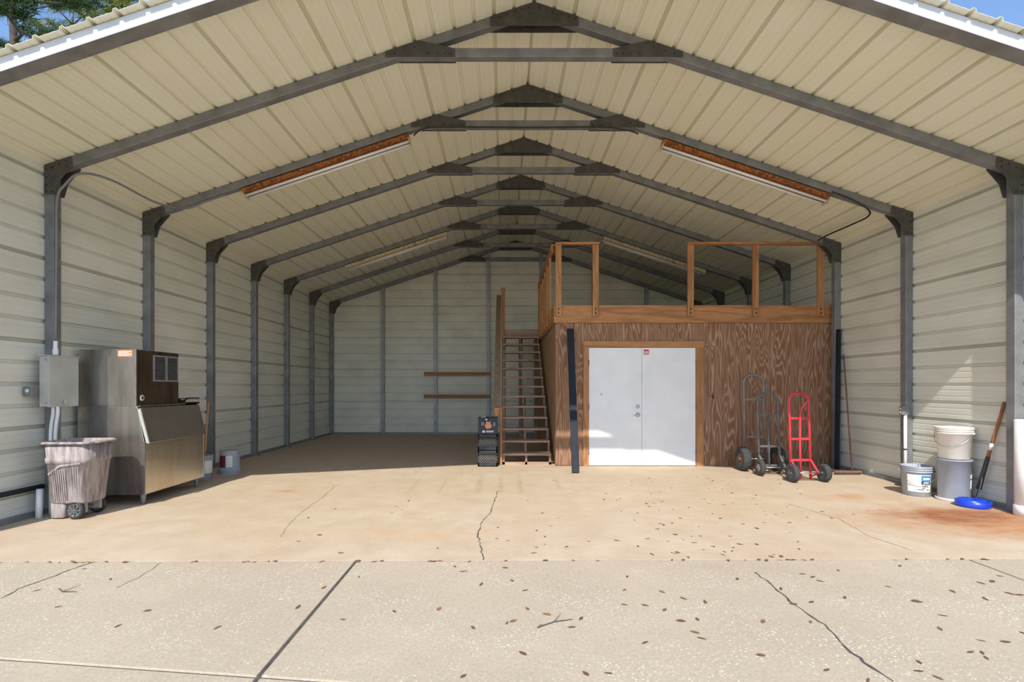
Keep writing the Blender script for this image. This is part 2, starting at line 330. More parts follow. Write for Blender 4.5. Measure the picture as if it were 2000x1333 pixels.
# corrugated sheets -------------------------------------------------
def sheet_profile(s0, s1, depth):
    """(s, n) section of a ribbed sheet between s0 and s1; ribs at multiples of 0.2286, shallow pencil ribs between"""
    pts = []; k = math.floor(s0/0.2286)-1
    while k*0.2286 < s1+0.3:
        c = k*0.2286
        pts += [(c-0.024, 0), (c-0.013, depth), (c+0.013, depth), (c+0.024, 0)]
        for q in (0.0762, 0.1524): pts += [(c+q-0.010, 0), (c+q-0.005, 0.0025), (c+q+0.005, 0.0025), (c+q+0.010, 0)]
        k += 1
    def at(s):
        for (a, b), (c, d) in zip(pts, pts[1:]):
            if a <= s <= c: return b + (d-b)*(s-a)/(c-a) if c > a else b
    return [(s0, at(s0))] + [p for p in pts if s0 < p[0] < s1] + [(s1, at(s1))]
def sheet(prof, f, a0, a1, thick, name, mat, parent, lip=True, clip=None):
    p = list(prof)
    if lip: p = [(p[0][0], 0.004)] + p      # folded lap edge showing in the seam rib
    vs = [f(s, n, a0) for s, n in p] + [f(s, n, a1) for s, n in p]; n = len(p)
    o = MB().add(vs, [(i, i+1, i+1+n, i+n) for i in range(n-1)]).build(name, mat, None, fix=False)
    if clip:
        bm = bmesh.new(); bm.from_mesh(o.data)
        for co, no in clip: bmesh.ops.bisect_plane(bm, geom=bm.verts[:]+bm.edges[:]+bm.faces[:], plane_co=co, plane_no=no, clear_outer=True)
        bm.to_mesh(o.data); bm.free()
    m = o.modifiers.new('gauge', 'SOLIDIFY'); m.thickness = thick; m.offset = 0
    o.parent = parent; return o
cth = 1/math.sqrt(1+SLOPE**2); sth = SLOPE*cth
roof = thing('ceiling', 'cream ribbed metal roof sheets seen from below', 'roof', kind='structure')
SL = (XR-CX)/cth + 0.10
for sg in (-1, 1):
    f = lambda s, n, y, sg=sg: (CX + sg*(s*cth + n*sth), y, APEX - s*sth + n*cth + 0.004)
    edges = [0.0] + [0.4572 + 0.9144*i for i in range(6)] + [SL]
    for a, b in zip(edges, edges[1:]):
        b = min(b, SL)
        if b-a > 0.02: sheet(sheet_profile(a, b+0.004, 0.026), f, YF, YB+0.12, 0.002, 'roof_panel', MAT['roof'], roof, lip=a > 0)
MB().prism([(CX-0.22, roofz(CX-0.22)+0.034), (CX, APEX+0.05), (CX+0.22, roofz(CX-0.22)+0.034), (CX+0.22, roofz(CX-0.22)+0.038), (CX, APEX+0.056), (CX-0.22, roofz(CX-0.22)+0.038)], YF, YB+0.12).build('ridge_cap', MAT['roof'], roof)
for nm, X, sg, lab in (('wall_left', XL, -1, 'off-white ribbed metal wall on the left'), ('wall_right', XR, 1, 'off-white ribbed metal wall on the right')):
    w = thing(nm, lab, 'wall', kind='structure')
    f = lambda s, n, y, X=X, sg=sg: (X + sg*(n+0.002), y, s + 0.03)
    top = roofz(X) - 0.035
    for a in (0, 0.9144, 1.8288, 2.7432, 3.6576):
        b = min(a+0.9144, top)
        if b > a: sheet(sheet_profile(a, b+0.003, 0.030), f, 4.24, YB+0.05, 0.002, 'wall_panel', MAT['wall'], w, lip=a > 0)
wb = thing('wall_back', 'off-white ribbed metal gable wall at the back', 'wall', kind='structure')
f = lambda s, n, x: (x, YB + n + 0.002, s + 0.03)
cl = [(Vector((CX, 0, APEX-0.004)), Vector((sg*sth, 0, cth))) for sg in (-1, 1)]
for a in [0.9144*i for i in range(7)]:
    b = min(a+0.9144, APEX)
    if b > a: sheet(sheet_profile(a, b+0.003, 0.030), f, XL-0.02, XR+0.02, 0.002, 'wall_panel', MAT['wall'], wb, lip=a > 0, clip=cl)
for nm, bx_ in (('baseboard_left', (XL+0.002, XL+0.06, 4.4, YB)), ('baseboard_right', (XR-0.06, XR-0.002, 4.4, YB)), ('baseboard_back', (XL+0.1, XR-0.1, YB-0.06, YB-0.002))):
    tag(MB().box(*bx_, 0.0, 0.05).build(nm, MAT['galv']), 'grey steel base rail along the foot of the '+nm.split('_')[1]+' wall', 'rail', kind='structure')
for k in range(6):                          # studs of the back wall
    x = -3.49 + 1.515*k
    if abs(x-CX) > 5: continue
    st = MB().box(x-0.045, x+0.045, YB-0.10, YB-0.002, 0.05, min(roofz(x-0.05), roofz(x+0.05))-0.02).build('trim_%d' % (k+1), MAT['galvlight'])
    nth = ['first', 'second', 'third', 'fourth', 'fifth', 'sixth'][k]
    tag(st, 'grey steel wall stud, %s from the left on the back wall' % nth, 'wall stud', kind='structure')

# ------------------------------------------------------------------ steel portal frames
def gusset_bolts(pts, y, parent):
    m = MB()
    for x, z in pts: m.lathe([(0, -0.006), (0.009, -0.006), (0.009, 0.0)], (x, y, z), 6, 'y', smooth=False)
    tag(m.build('bolts', MAT['bolt'], parent), kind='stuff')
def make_frame(depth):
    r = thing('portal_frame', '', 'frame')
    D = depth; CW = 0.10; H = 0.105
    for sg in (-1, 1):
        X = XL if sg < 0 else XR; inn = X - sg*CW
        zt = lambda x: roofz(x)
        MB().prism([(X-sg*0.002, 0.0), (inn, 0.0), (inn, zt(inn)-0.05), (X-sg*0.002, zt(X)-0.05)], 0, D).build('column', MAT['galv'], r, bevel=0.006)
        MB().box(min(X-sg*0.002, X-sg*0.15), max(X-sg*0.002, X-sg*0.15), -0.012, D+0.012, 0.0, 0.008).build('base_plate', MAT['galv'], r)
        MB().prism([(CX, APEX-0.002), (X-sg*0.002, zt(X)-0.002), (X-sg*0.002, zt(X)-H), (CX, APEX-H)], 0.0, D).build('rafter', MAT['galv'], r, bevel=0.006)
        # knee plates front and back
        kp = [(0.0, -0.004), (0.29, 0.29*SLOPE-0.004), (0.31, 0.29*SLOPE-0.11), (0.24, -0.09), (0.17, -0.17), (0.125, -0.32), (0.0, -0.32)]
        poly = [(X - sg*(a+0.003), roofz(X)+b) for a, b in kp]
        for yy in (-0.008, D+0.002):
            g = MB().prism(poly, yy, yy+0.006).build('knee_plate', MAT['plate'], r)
            if yy < 0: gusset_bolts([(X-sg*a, roofz(X)+b) for a, b in ((0.03, -0.05), (0.03, -0.14), (0.03, -0.22), (0.03, -0.29), (0.09, -0.29), (0.09, -0.03), (0.17, 0.01), (0.25, 0.04), (0.25, -0.02))], yy, g)
        # tie plates
        c = lambda a, z: (CX + sg*a, z)
        tp = [c(1.62, roofz(CX+1.62)-0.004), c(1.25, roofz(CX+1.25)-0.004), c(0.86, 5.055), c(0.86, 4.965), c(1.62, 4.965)]
        for yy in (-0.008, D+0.002):
            g = MB().prism(tp, yy, yy+0.006).build('tie_plate', MAT['plate'], r)
            if yy < 0: gusset_bolts([c(a, z) for a, z in ((0.90, 5.0), (0.97, 5.0), (1.05, 5.0), (1.15, 5.0), (1.3, 5.07), (1.42, 5.035), (1.52, 5.0))], yy, g)
    MB().box(CX-1.45, CX+1.45, 0.002, D-0.002, 4.972, 5.068).build('tie_beam', MAT['galv'], r, bevel=0.006)
    ap = [(CX-0.48, roofz(CX-0.48)-0.004), (CX, APEX-0.004), (CX+0.48, roofz(CX+0.48)-0.004), (CX+0.48, APEX-0.262), (CX-0.48, APEX-0.262)]
    for yy in (-0.008, D+0.002):
        g = MB().prism(ap, yy, yy+0.006).build('apex_plate', MAT['plate'], r)
        if yy < 0: gusset_bolts([(CX+s_*a, APEX-0.05-a*0.30) for s_ in (-1, 1) for a in (0.06, 0.13, 0.2, 0.3, 0.38, 0.44)], yy, g)
    return r
FLAB = ['galvanized steel roof frame at the very front edge of the roof', 'nearest full galvanized steel arch frame, beside the grey electrical box',
        'second full steel arch frame, carrying the two rusty lights', 'third full steel arch frame, at the front of the plywood room',
        'fourth steel arch frame, between the plywood room front and the rear lights', 'fifth steel arch frame, carrying the two rear tube lights',
        'sixth steel arch frame, second from the back wall', 'rearmost steel arch frame standing against the back wall']
f0 = make_frame(0.14); f1 = make_frame(0.10)
for sg in (-1, 1):                          # pale strip added so the front beam's face looks sunlit
    X = XL if sg < 0 else XR
    MB().prism([(CX, APEX-0.004), (X, roofz(X)-0.004), (X, roofz(X)-0.118), (CX, APEX-0.118)], -0.016, -0.010).build('sunlit_face_strip', MAT['trim'], f0)
for i, y in enumerate(FR):
    o = f0 if i == 0 else (f1 if i == 1 else copy_tree(f1))
    o.location = (0, y, 0); tag(o, FLAB[i], 'steel frame', 'steel arch frames of the building')

# ------------------------------------------------------------------ fluorescent fixtures
def make_fixture(body):
    r = thing('tube_light', '', 'light')
    MB().box(-1.22, 1.22, -0.055, 0.055, -0.05, 0.018).build('housing', body, r, bevel=0.004)
    MB().prism([(-0.055, -0.05), (0.055, -0.05), (0.10, -0.078), (0.098, -0.082), (0.052, -0.056), (-0.052, -0.056), (-0.098, -0.082), (-0.10, -0.078)], -1.21, 1.21, 'x').build('reflector', body, r)
    MB().tube([(-1.19, -0.045, -0.09), (1.19, -0.045, -0.09)], 0.019, 12).build('lamp_tube', MAT['tube'], r)
    MB().tube([(-1.19, 0.045, -0.09), (1.19, 0.045, -0.09)], 0.019, 12).build('lamp_tube', MAT['tube'], r)
    for x in (-1.205, 1.205): MB().box(x-0.012, x+0.012, -0.075, 0.075, -0.115, -0.05).build('lamp_holder', MAT['oldwhite'], r, bevel=0.003)
    return r
fx = {'rust': make_fixture(MAT['rust']), 'old': make_fixture(MAT['oldwhite'])}
used = set()
for kind, fi, xo, lab in (('rust', 2, -2.81, 'rusted orange tube light under the left slope of the second frame'), ('rust', 2, 3.04, 'rusted orange tube light under the right slope of the second frame'),
                          ('old', 5, -2.80, 'yellowed tube light at the rear left, further back'), ('old', 5, 3.10, 'yellowed tube light above the loft at the rear right')):
    o = fx[kind] if kind not in used else copy_tree(fx[kind]); used.add(kind)
    x = CX + xo; sg = -1 if xo < 0 else 1
    o.location = (x, FR[fi]+0.055, roofz(x) - 0.143)
    o.rotation_euler = (0, sg*math.atan(SLOPE), 0)
    tag(o, lab, 'light', 'tube lights under the roof')

# ------------------------------------------------------------------ cables and conduits
def cable(name, pts, r, mat, lab, cat='cable'):
    # smooth the polyline a little
    P = [Vector(p) for p in pts]; Q = []
    for i in range(len(P)-1):
        p0, p1, p2, p3 = P[max(i-1, 0)], P[i], P[i+1], P[min(i+2, len(P)-1)]
        for k in range(6):
            t = k/6; Q.append(0.5*((2*p1) + (p2-p0)*t + (2*p0-5*p1+4*p2-p3)*t*t + (3*p1-p0-3*p2+p3)*t**3))
    Q.append(P[-1]); return tag(MB().tube(Q, r, 8).build(name, mat), lab, cat)
zl = EAVE
cable('cable', [(-4.845, 5.56, 1.868), (-4.845, 5.572, 2.9), (-4.84, 5.575, 3.4), (-4.76, 5.58, 3.56), (-4.62, 5.62, 3.70), (-4.5, 5.9, 3.74), (-4.4, 6.5, 3.70), (-4.3, 6.95, 3.78), (-4.1, 7.10, 3.93), (-3.85, 7.11, 4.02)], 0.013, MAT['greydark'],
      'dark cable rising from electrical box and crossing to the left rusty light')
cable('cable', [(4.52, 7.10, 4.06), (4.8, 7.10, 3.95), (5.0, 7.08, 3.81), (5.12, 7.25, 3.77), (5.2, 7.7, 3.80), (5.22, 8.3, 3.82), (5.25, 8.62, 3.82)], 0.012, MAT['black'], 'black cable under the roof at right, from the rusty light backwards')
cable('cable', [(-1.25, 7.105, 4.84), (-1.12, 7.105, 4.93), (-0.8, 7.105, 4.955), (0.4, 7.105, 4.95), (1.3, 7.105, 4.955), (1.70, 7.105, 4.91), (1.85, 7.105, 4.86)], 0.011, MAT['black'], 'black cable running below the tie of the second frame')

# ------------------------------------------------------------------ electrical box on the first left column
e = thing('electrical_box', 'grey metal electrical box mounted on the nearest left column', 'electrical box', (0, 0, 0))
MB().box(-4.905, -4.81, 5.432, 5.80, 1.16, 1.70).build('body', MAT['greybox'], e, bevel=0.006)
MB().box(-4.809, -4.797, 5.427, 5.806, 1.155, 1.705).build('cover', MAT['greybox'], e, bevel=0.004)
MB().prism([(-4.908, 1.701), (-4.785, 1.701), (-4.785, 1.708), (-4.908, 1.716)], 5.42, 5.81).build('rain_hood', MAT['greybox'], e)
for z in (1.20, 1.66): MB().lathe([(0, -0.006), (0.009, -0.006), (0.009, 0)], (-4.83, 5.432, z), 10, 'y').build('screw', MAT['chrome'], e)
MB().box(-4.797, -4.79, 5.60, 5.64, 1.18, 1.23).build('latch', MAT['chrome'], e)
MB().lathe([(0.026, 0), (0.026, 0.06), (0.02, 0.07), (0.02, 0.15)], (-4.845, 5.56, 1.716), 14).build('conduit_hub', MAT['pvc'], e)
d = thing('power_outlet', 'small grey weatherproof outlet left of the electrical box', 'outlet', (0, 0, 0))
MB().box(-5.0, -4.905, 5.345, 5.409, 1.27, 1.375).build('housing', MAT['greydark'], d, bevel=0.008)
MB().box(-4.985, -4.92, 5.337, 5.345, 1.285, 1.36).build('lid', MAT['greydark'], d, bevel=0.003)
MB().lathe([(0, -0.006), (0.018, -0.006), (0.018, 0)], (-4.945, 5.337, 1.33), 14, 'y').build('receptacle', MAT['pvc'], d)
for x, z0, b in ((-4.865, 0.03, -0.005), (-4.815, 0.03, -0.005)):
    cable('conduit', [(x+0.02, 5.53, 1.158), (x+0.02, 5.53, 1.08), (x+b, 5.53, 0.88), (x+b, 5.53, 0.5), (x+b, 5.53, z0-0.03)], 0.017, MAT['pvc'], 'white conduit below the electrical box, %s of the pair' % ('left' if x < -4.84 else 'right'), 'conduit')
tag(MB().box(-4.905, -4.855, 5.562, 5.594, 0.0, 1.158).build('steel_channel', MAT['galv'], bevel=0.004), 'pale steel channel on the column below the electrical box', 'channel')
tag(MB().tube([(XL+0.035, 4.45, 0.30), (XL+0.035, 5.55, 0.30)], 0.028, 12).build('hose', MAT['black']), 'black pipe running low along the left wall', 'pipe')
tag(MB().tube([(-4.86, 5.38, 0.0), (-4.87, 5.40, 0.30)], 0.03, 14).build('pipe_stub', MAT['pvc']), 'short white pipe standing behind the wheeled bin', 'pipe')

# ------------------------------------------------------------------ ice machine
ib = thing('ice_bin', 'large stainless steel ice storage bin standing on short legs', 'ice bin', (-4.55, 6.54, 0))
x0, x1, y0, y1 = -0.38, 0.39, -0.59, 0.59
body = [(x0, 0.12), (x1, 0.12), (x1, 0.73), (x1-0.075, 1.125), (x1-0.09, 1.14), (x0, 1.14)]
MB().prism(body, y0, y1).build('cabinet', MAT['steel'], ib, bevel=0.004)
MB().box(x1, x1+0.006, y0+0.012, y1-0.012, 0.13, 0.74).build('front_panel', MAT['steelfront'], ib, bevel=0.002)
for yy in (y0, y1-0.014): MB().box(x1-0.004, x1+0.009, yy, yy+0.014, 0.12, 0.74).build('corner_trim', MAT['chrome'], ib)
dr = MB().prism([(x1-0.078, 1.115), (x1+0.03, 0.715), (x1+0.05, 0.72), (x1-0.055, 1.125)], y0+0.02, y1-0.02).build('sloped_door', MAT['steeldoor'], ib, bevel=0.003)
MB().prism([(x1-0.080, 1.105), (x1+0.022, 0.72), (x1+0.056, 0.715), (x1-0.048, 1.118)], y0+0.002, y0+0.018).build('door_gasket', MAT['greybox'], dr)
MB().box(x1-0.092, x1-0.05, y0+0.01, y1-0.01, 1.141, 1.152).build('hinge_strip', MAT['chrome'], ib)
MB().box(x0+0.30, x1-0.05, 0.27, 0.57, 1.141, 1.165).build('top_cover', MAT['steeldark'], ib)
for xx in (x0+0.06, x1-0.06):
    for yy in (y0+0.07, y1-0.07): MB().lathe([(0, 0), (0.018, 0), (0.02, 0.015), (0.028, 0.06), (0.032, 0.12)], (xx, yy, 0), 16).build('leg', MAT['galv'], ib)
ih = thing('ice_machine', 'stainless steel ice maker head with louvred grilles on top of the bin', 'ice machine', (-4.59, 6.345, 1.141))
hx, hy = 0.33, 0.39; hz = 0.665
MB().box(-hx, hx-0.012, -hy, hy, 0.0, hz).build('casing', MAT['steel'], ih, bevel=0.004)
MB().box(hx-0.012, hx, -hy+0.012, hy, 0.005, hz-0.004).build('front_panel', MAT['steeldark'], ih, bevel=0.003)
MB().box(hx-0.016, hx+0.004, -hy, -hy+0.016, 0, hz).build('corner_trim', MAT['chrome'], ih)
for k in range(2):
    ya = -hy+0.30 + k*0.235; yb = ya+0.215
    g = MB().box(hx+0.001, hx+0.004, ya, yb, hz-0.36, hz-0.06).build('grille', MAT['black'], ih)
    fr = MB()
    for a in ((ya-0.008, ya+0.008, hz-0.37, hz-0.05), (yb-0.008, yb+0.008, hz-0.37, hz-0.05)): fr.box(hx+0.001, hx+0.012, *a)
    for a in ((ya, yb, hz-0.37, hz-0.355), (ya, yb, hz-0.065, hz-0.05)): fr.box(hx+0.001, hx+0.012, *a)
    fr.build('grille_frame', MAT['galvlight'], g)
    for q in range(13):
        z = hz-0.35 + q*0.0225
        MB().prism([(hx+0.003, z+0.012), (hx+0.014, z), (hx+0.016, z+0.003), (hx+0.005, z+0.015)], ya+0.009, yb-0.009).build('louvre', MAT['gunmetal'], g)
MB().lathe([(0, 0.006), (0.034, 0.006), (0.036, 0)], (hx, -hy+0.10, 0.10), 20, 'x').build('badge', MAT['labelwhite'], ih)
MB().lathe([(0, 0.008), (0.018, 0.008), (0.018, 0.0)], (hx, -hy+0.10, 0.10), 16, 'x').build('badge_mark', MAT['print'], ih)
st = MB().box(hx-0.21, hx-0.04, -hy-0.0015, -hy, hz-0.085, hz-0.012).build('sticker', MAT['labelorange'], ih)
for q in range(4): MB().box(hx-0.2, hx-0.05-0.03*(q % 2), -hy-0.0025, -hy-0.0015, hz-0.03-q*0.015, hz-0.024-q*0.015).build('print_line', MAT['labelwhite'], st)
sc = thing('ice_scoop', 'dark ice scoop lying on top of the ice bin', 'scoop', (-4.40, 6.97, 1.166))
MB().lathe([(0.0, 0.0), (0.05, 0.0), (0.07, 0.05), (0.066, 0.05), (0.047, 0.005), (0, 0.005)], (0, 0, 0), 18, sx=1.5).build('bowl', MAT['steeldark'], sc)
MB().tube([(0.09, 0, 0.042), (0.15, 0, 0.05), (0.27, 0, 0.05)], 0.012, 10).build('handle', MAT['print'], sc)

# ------------------------------------------------------------------ wheeled bin
def rr(cx, cy, hx_, hy_, r, n=5):
    p = []
    for (sx, sy, a) in ((1, 1, 0), (-1, 1, PI/2), (-1, -1, PI), (1, -1, 1.5*PI)):
        p += arc(cx+sx*(hx_-r), cy+sy*(hy_-r), r, a, a+PI/2, n)
    return p
tb = thing('trash_bin', 'weathered grey-brown plastic wheeled bin beside the ice bin', 'bin', (-4.52, 5.48, 0), math.radians(2))
def loft(rings, cap0=True, cap1=False, smooth=True):
    m = MB(); n = len(rings[0]); vs = [v for r in rings for v in r]
    fs = [(i*n+k, i*n+(k+1) % n, (i+1)*n+(k+1) % n, (i+1)*n+k) for i in range(len(rings)-1) for k in range(n)]
    m.add(vs, fs, smooth)
    if cap0: m.add(rings[0], [tuple(range(n))])
    if cap1: m.add(rings[-1], [tuple(range(n))])
    return m
def ring(z, hx_, hy_, cx=0, r=0.09): return [(x, y, z) for x, y in rr(cx, 0, hx_, hy_, r)]
loft([ring(0.16, 0.185, 0.155, -0.005, 0.07), ring(0.18, 0.193, 0.165, -0.005, 0.07), ring(0.58, 0.218, 0.198, 0, 0.08), ring(0.585, 0.227, 0.207, 0, 0.08), ring(0.635, 0.230, 0.21, 0, 0.08), ring(0.64, 0.222, 0.203, 0, 0.08), ring(0.785, 0.232, 0.213, 0, 0.085),
      ring(0.785, 0.222, 0.203, 0, 0.08), ring(0.5, 0.20, 0.18, 0, 0.07), ring(0.2, 0.18, 0.15, -0.005, 0.06)], True, True).build('body', MAT['bin'], tb)
loft([ring(0.012, 0.075, 0.15, -0.115, 0.04), ring(0.165, 0.08, 0.155, -0.11, 0.04)], True, True).build('foot', MAT['bin'], tb, bevel=0.006)
loft([ring(0.78, 0.235, 0.215), ring(0.78, 0.255, 0.235), ring(0.797, 0.259, 0.239), ring(0.807, 0.248, 0.228), ring(0.802, 0.23, 0.21), ring(0.78, 0.23, 0.21)], False, False).build('rim', MAT['bin'], tb)
MB().box(0.25, 0.30, -0.13, 0.13, 0.785, 0.803).build('handle', MAT['bin'], tb, bevel=0.008)
for k in range(7):                          # moulded ribs on the side
    x = -0.115 + k*0.020
    MB().beam((x, -0.166, 0.20), (x*1.05-0.004, -0.196, 0.52), 0.011, 0.020, (0, -1, 0.1)).build('rib', MAT['bin'], tb, bevel=0.004)
for k in range(4):
    x = 0.06 + k*0.022
    MB().beam((x, -0.166, 0.24), (x*1.08, -0.197, 0.54), 0.010, 0.014, (0, -1, 0.1)).build('rib', MAT['bin'], tb, bevel=0.003)
MB().beam((-0.16, -0.196, 0.47), (-0.04, -0.203, 0.56), 0.02, 0.016, (0, -1, 0)).build('moulding', MAT['bin'], tb, bevel=0.004)
MB().beam((-0.04, -0.204, 0.56), (0.17, -0.207, 0.585), 0.02, 0.016, (0, -1, 0)).build('moulding', MAT['bin'], tb, bevel=0.004)
for s_ in (-1, 1): MB().box(0.02, 0.15, s_*0.10-0.02, s_*0.10+0.02, 0.06, 0.18).build('axle_bracket', MAT['bin'], tb, bevel=0.006)
MB().tube([(0.075, -0.17, 0.092), (0.075, 0.17, 0.092)], 0.011, 10).build('axle', MAT['galv'], tb)
def wheel(parent, c, r, w, ax, hubmat, spokes=0, tyre=None, hubr=0.5):
    hw = w/2
    t = MB().lathe([(r*hubr, -hw*0.7), (r*0.80, -hw), (r*0.93, -hw*0.85), (r, -hw*0.35), (r, hw*0.35), (r*0.93, hw*0.85), (r*0.80, hw), (r*hubr, hw*0.7)], c, 28, ax).build('wheel', tyre or MAT['tyre'], parent)
    m = MB().lathe([(0, -hw*0.95), (r*0.14, -hw*0.95), (r*0.16, -hw*0.5), (r*hubr*0.8, -hw*0.30), (r*hubr*0.85, -hw*0.72), (r*hubr*1.02, -hw*0.72), (r*hubr*1.02, hw*0.72), (r*hubr*0.85, hw*0.72), (r*hubr*0.8, hw*0.30), (r*0.16, hw*0.5), (r*0.14, hw*0.95), (0, hw*0.95)], c, 24, ax)
    if spokes:
        for k in range(spokes):
            a = 2*PI*k/spokes; ca, sa = math.cos(a), math.sin(a)
            p = lambda q, h: (c[0]+q*ca, c[1]+h, c[2]+q*sa) if ax == 'y' else (c[0]+h, c[1]+q*ca, c[2]+q*sa)
            for h in (-hw*0.85,): m.beam(p(r*0.12, h), p(r*hubr, h), r*0.13, w*0.16, (0, 1, 0) if ax == 'y' else (1, 0, 0))
    m.build('hub', hubmat, t); return t
for s_ in (-1, 1): wheel(tb, (0.075, s_*0.150, 0.092), 0.092, 0.045, 'y', MAT['gunmetal'], 8, MAT['black'], 0.72)

# ------------------------------------------------------------------ buckets
def arc_patch(c, r0, r1, z0, z1, a0, a1, n=10, t=0.002):
    m = MB(); m.lathe([(r0+t, z0), (r1+t, z1)], c, n, 'z', a0, a1); return m
def bucket(loc, rb, rt, h, mat, label, group=None, rz=0, bail=True, flip=False, bailside=-PI/2):
    o = thing('bucket', label, 'bucket', loc, rz, group)
    rr_ = lambda z: rb + (rt-rb)*z/h
    prof = [(0, 0.0), (rb-0.01, 0.0), (rb, 0.008)]
    for q in (0.80, 0.87, 0.93): prof += [(rr_(h*q-0.004), h*q-0.004), (rr_(h*q)+0.011, h*q), (rr_(h*q)+0.011, h*q+0.010), (rr_(h*q+0.014), h*q+0.014)]
    prof += [(rt, h-0.016), (rt+0.010, h-0.012), (rt+0.010, h), (rt-0.004, h), (rb-0.005, 0.012), (0, 0.012)]
    if flip: prof = [(r, h-z) for r, z in prof]
    MB().lathe(prof, (0, 0, 0), 36).build('body', mat, o)
    if bail:
        zb = h*0.82; R = rr_(zb)+0.012
        P = []
        for i in range(17):
            a = PI*i/16; dirv = Vector((math.cos(bailside+PI/2), math.sin(bailside+PI/2), 0)); out = Vector((math.cos(bailside), math.sin(bailside), 0))
            P.append(dirv*R*math.cos(a) + out*(R*math.sin(a)) + Vector((0, 0, zb - 0.16*math.sin(a))))
        MB().tube(P, 0.0035, 6).build('bail_handle', MAT['chrome'], o)
        for s_ in (0, -1):
            p = P[s_]; MB().lathe([(0, -0.012), (0.012, -0.012), (0.014, 0.008)], p, 10, 'y').build('bail_ear', mat, o)
    return o
b1 = bucket((5.232, 6.535, 0), 0.145, 0.165, 0.375, MAT['bucketgrey'], 'open grey bucket with a white and blue paper label', rz=0, bailside=math.radians(-115))
def lab(o, rb, rt, h, z0, z1, a0, a1, mat, name, t=0.002):
    f_ = lambda z: rb+(rt-rb)*z/h
    return arc_patch((0, 0, 0), f_(z0), f_(z1), z0, z1, math.radians(a0), math.radians(a1), 12, t).build(name, mat, o, fix=False)
l1 = lab(b1, 0.145, 0.165, 0.375, 0.06, 0.275, -165, -70, MAT['labelwhite'], 'paper_label')
lab(l1, 0.145, 0.165, 0.375, 0.20, 0.265, -112, -72, MAT['labelblue'], 'label_print', 0.003)
lab(l1, 0.145, 0.165, 0.375, 0.155, 0.198, -112, -74, MAT['print'], 'label_print', 0.003)
for q, (a0, a1, z) in enumerate(((-108, -82, 0.125), (-110, -95, 0.105), (-125, -100, 0.085), (-90, -78, 0.085))): lab(l1, 0.145, 0.165, 0.375, z, z+0.009, a0, a1, MAT['print'], 'print_line', 0.003)
l2 = lab(l1, 0.145, 0.165, 0.375, 0.215, 0.240, -106, -78, MAT['labelwhite'], 'print_line', 0.004)
for q in range(3): lab(l1, 0.145, 0.165, 0.375, 0.165+q*0.010, 0.170+q*0.010, -106+q*2, -80, MAT['labelwhite'], 'print_line', 0.004)

lid = tag(MB().lathe([(0, 0), (0.172, 0), (0.178, 0.012), (0.178, 0.03), (0.172, 0.032), (0.164, 0.018), (0, 0.018)], (5.45, 6.245, 0), 36).build('floor_tray', MAT['bucketwhite']), 'off-white shallow round tray under the upright grey container', 'tray')
gp = thing('grey_pail', 'tall plain grey container holding up the white bucket', 'container', (5.455, 6.25, 0.019))
MB().lathe([(0, 0), (0.150, 0), (0.155, 0.01), (0.168, 0.46), (0.174, 0.462), (0.174, 0.478), (0.16, 0.478), (0.148, 0.02), (0, 0.02)], (0, 0, 0), 36).build('body', MAT['bucketgrey'], gp)
for (z0, z1, a0, a1) in ((0.26, 0.31, -68, -50), (0.14, 0.24, -68, -50)): lab(gp, 0.155, 0.168, 0.46, z0, z1, a0, a1, MAT['labelwhite'], 'sticker')
b2 = bucket((5.455, 6.25, 0.499), 0.150, 0.178, 0.385, MAT['bucketwhite'], 'white bucket stacked on the tall grey container', bailside=math.radians(-150))
bt = thing('blue_tray', 'round bright blue plastic lid tray on the floor by the right wall', 'tray', (5.365, 5.895, 0))
MB().lathe([(0, 0), (0.15, 0), (0.158, 0.01), (0.163, 0.07), (0.155, 0.072), (0.148, 0.02), (0, 0.015)], (0, 0, 0), 36).build('pan', MAT['blue'], bt)
m = MB().lathe([(0, 0.085), (0.115, 0.085), (0.128, 0.078), (0.130, 0.016), (0.12, 0.016), (0, 0.075)], (-0.015, 0.01, 0), 32).build('inner_lid', MAT['blue'], bt)
for k in range(16):
    a = 2*PI*k/16; MB().beam((-0.015+0.05*math.cos(a), 0.01+0.05*math.sin(a), 0.086), (-0.015+0.115*math.cos(a), 0.01+0.115*math.sin(a), 0.086), 0.006, 0.006).build('lid_rib', MAT['blue'], m)
b3 = bucket((-4.33, 8.12, 0), 0.14, 0.155, 0.37, MAT['bucketgrey'], 'grey bucket with dark red label near the left wall', bail=False, flip=True)
lab(b3, 0.155, 0.14, 0.37, 0.115, 0.30, -130, -85, MAT['labelred'], 'paper_label'); q_ = lab(b3, 0.155, 0.14, 0.37, 0.12, 0.29, -84, -48, MAT['labelwhite'], 'paper_label')
for k in range(6): lab(q_, 0.155, 0.14, 0.37, 0.14+k*0.023, 0.147+k*0.023, -82, -52, MAT['bucketgrey'], 'print_line', 0.003)
b4 = bucket((-4.47, 7.60, 0), 0.135, 0.15, 0.36, MAT['bucketgrey'], 'grey bucket half hidden behind the ice bin', bail=False)
lab(b4, 0.135, 0.15, 0.36, 0.10, 0.30, -70, 20, MAT['labelwhite'], 'paper_label')
tag(MB().tube([(-4.42, 7.58, 0.014), (-4.40, 7.60, 0.7), (-4.395, 7.66, 1.15)], 0.014, 10).build('wooden_stick', MAT['gold']), 'light wooden stick standing in the half hidden bucket', 'stick')

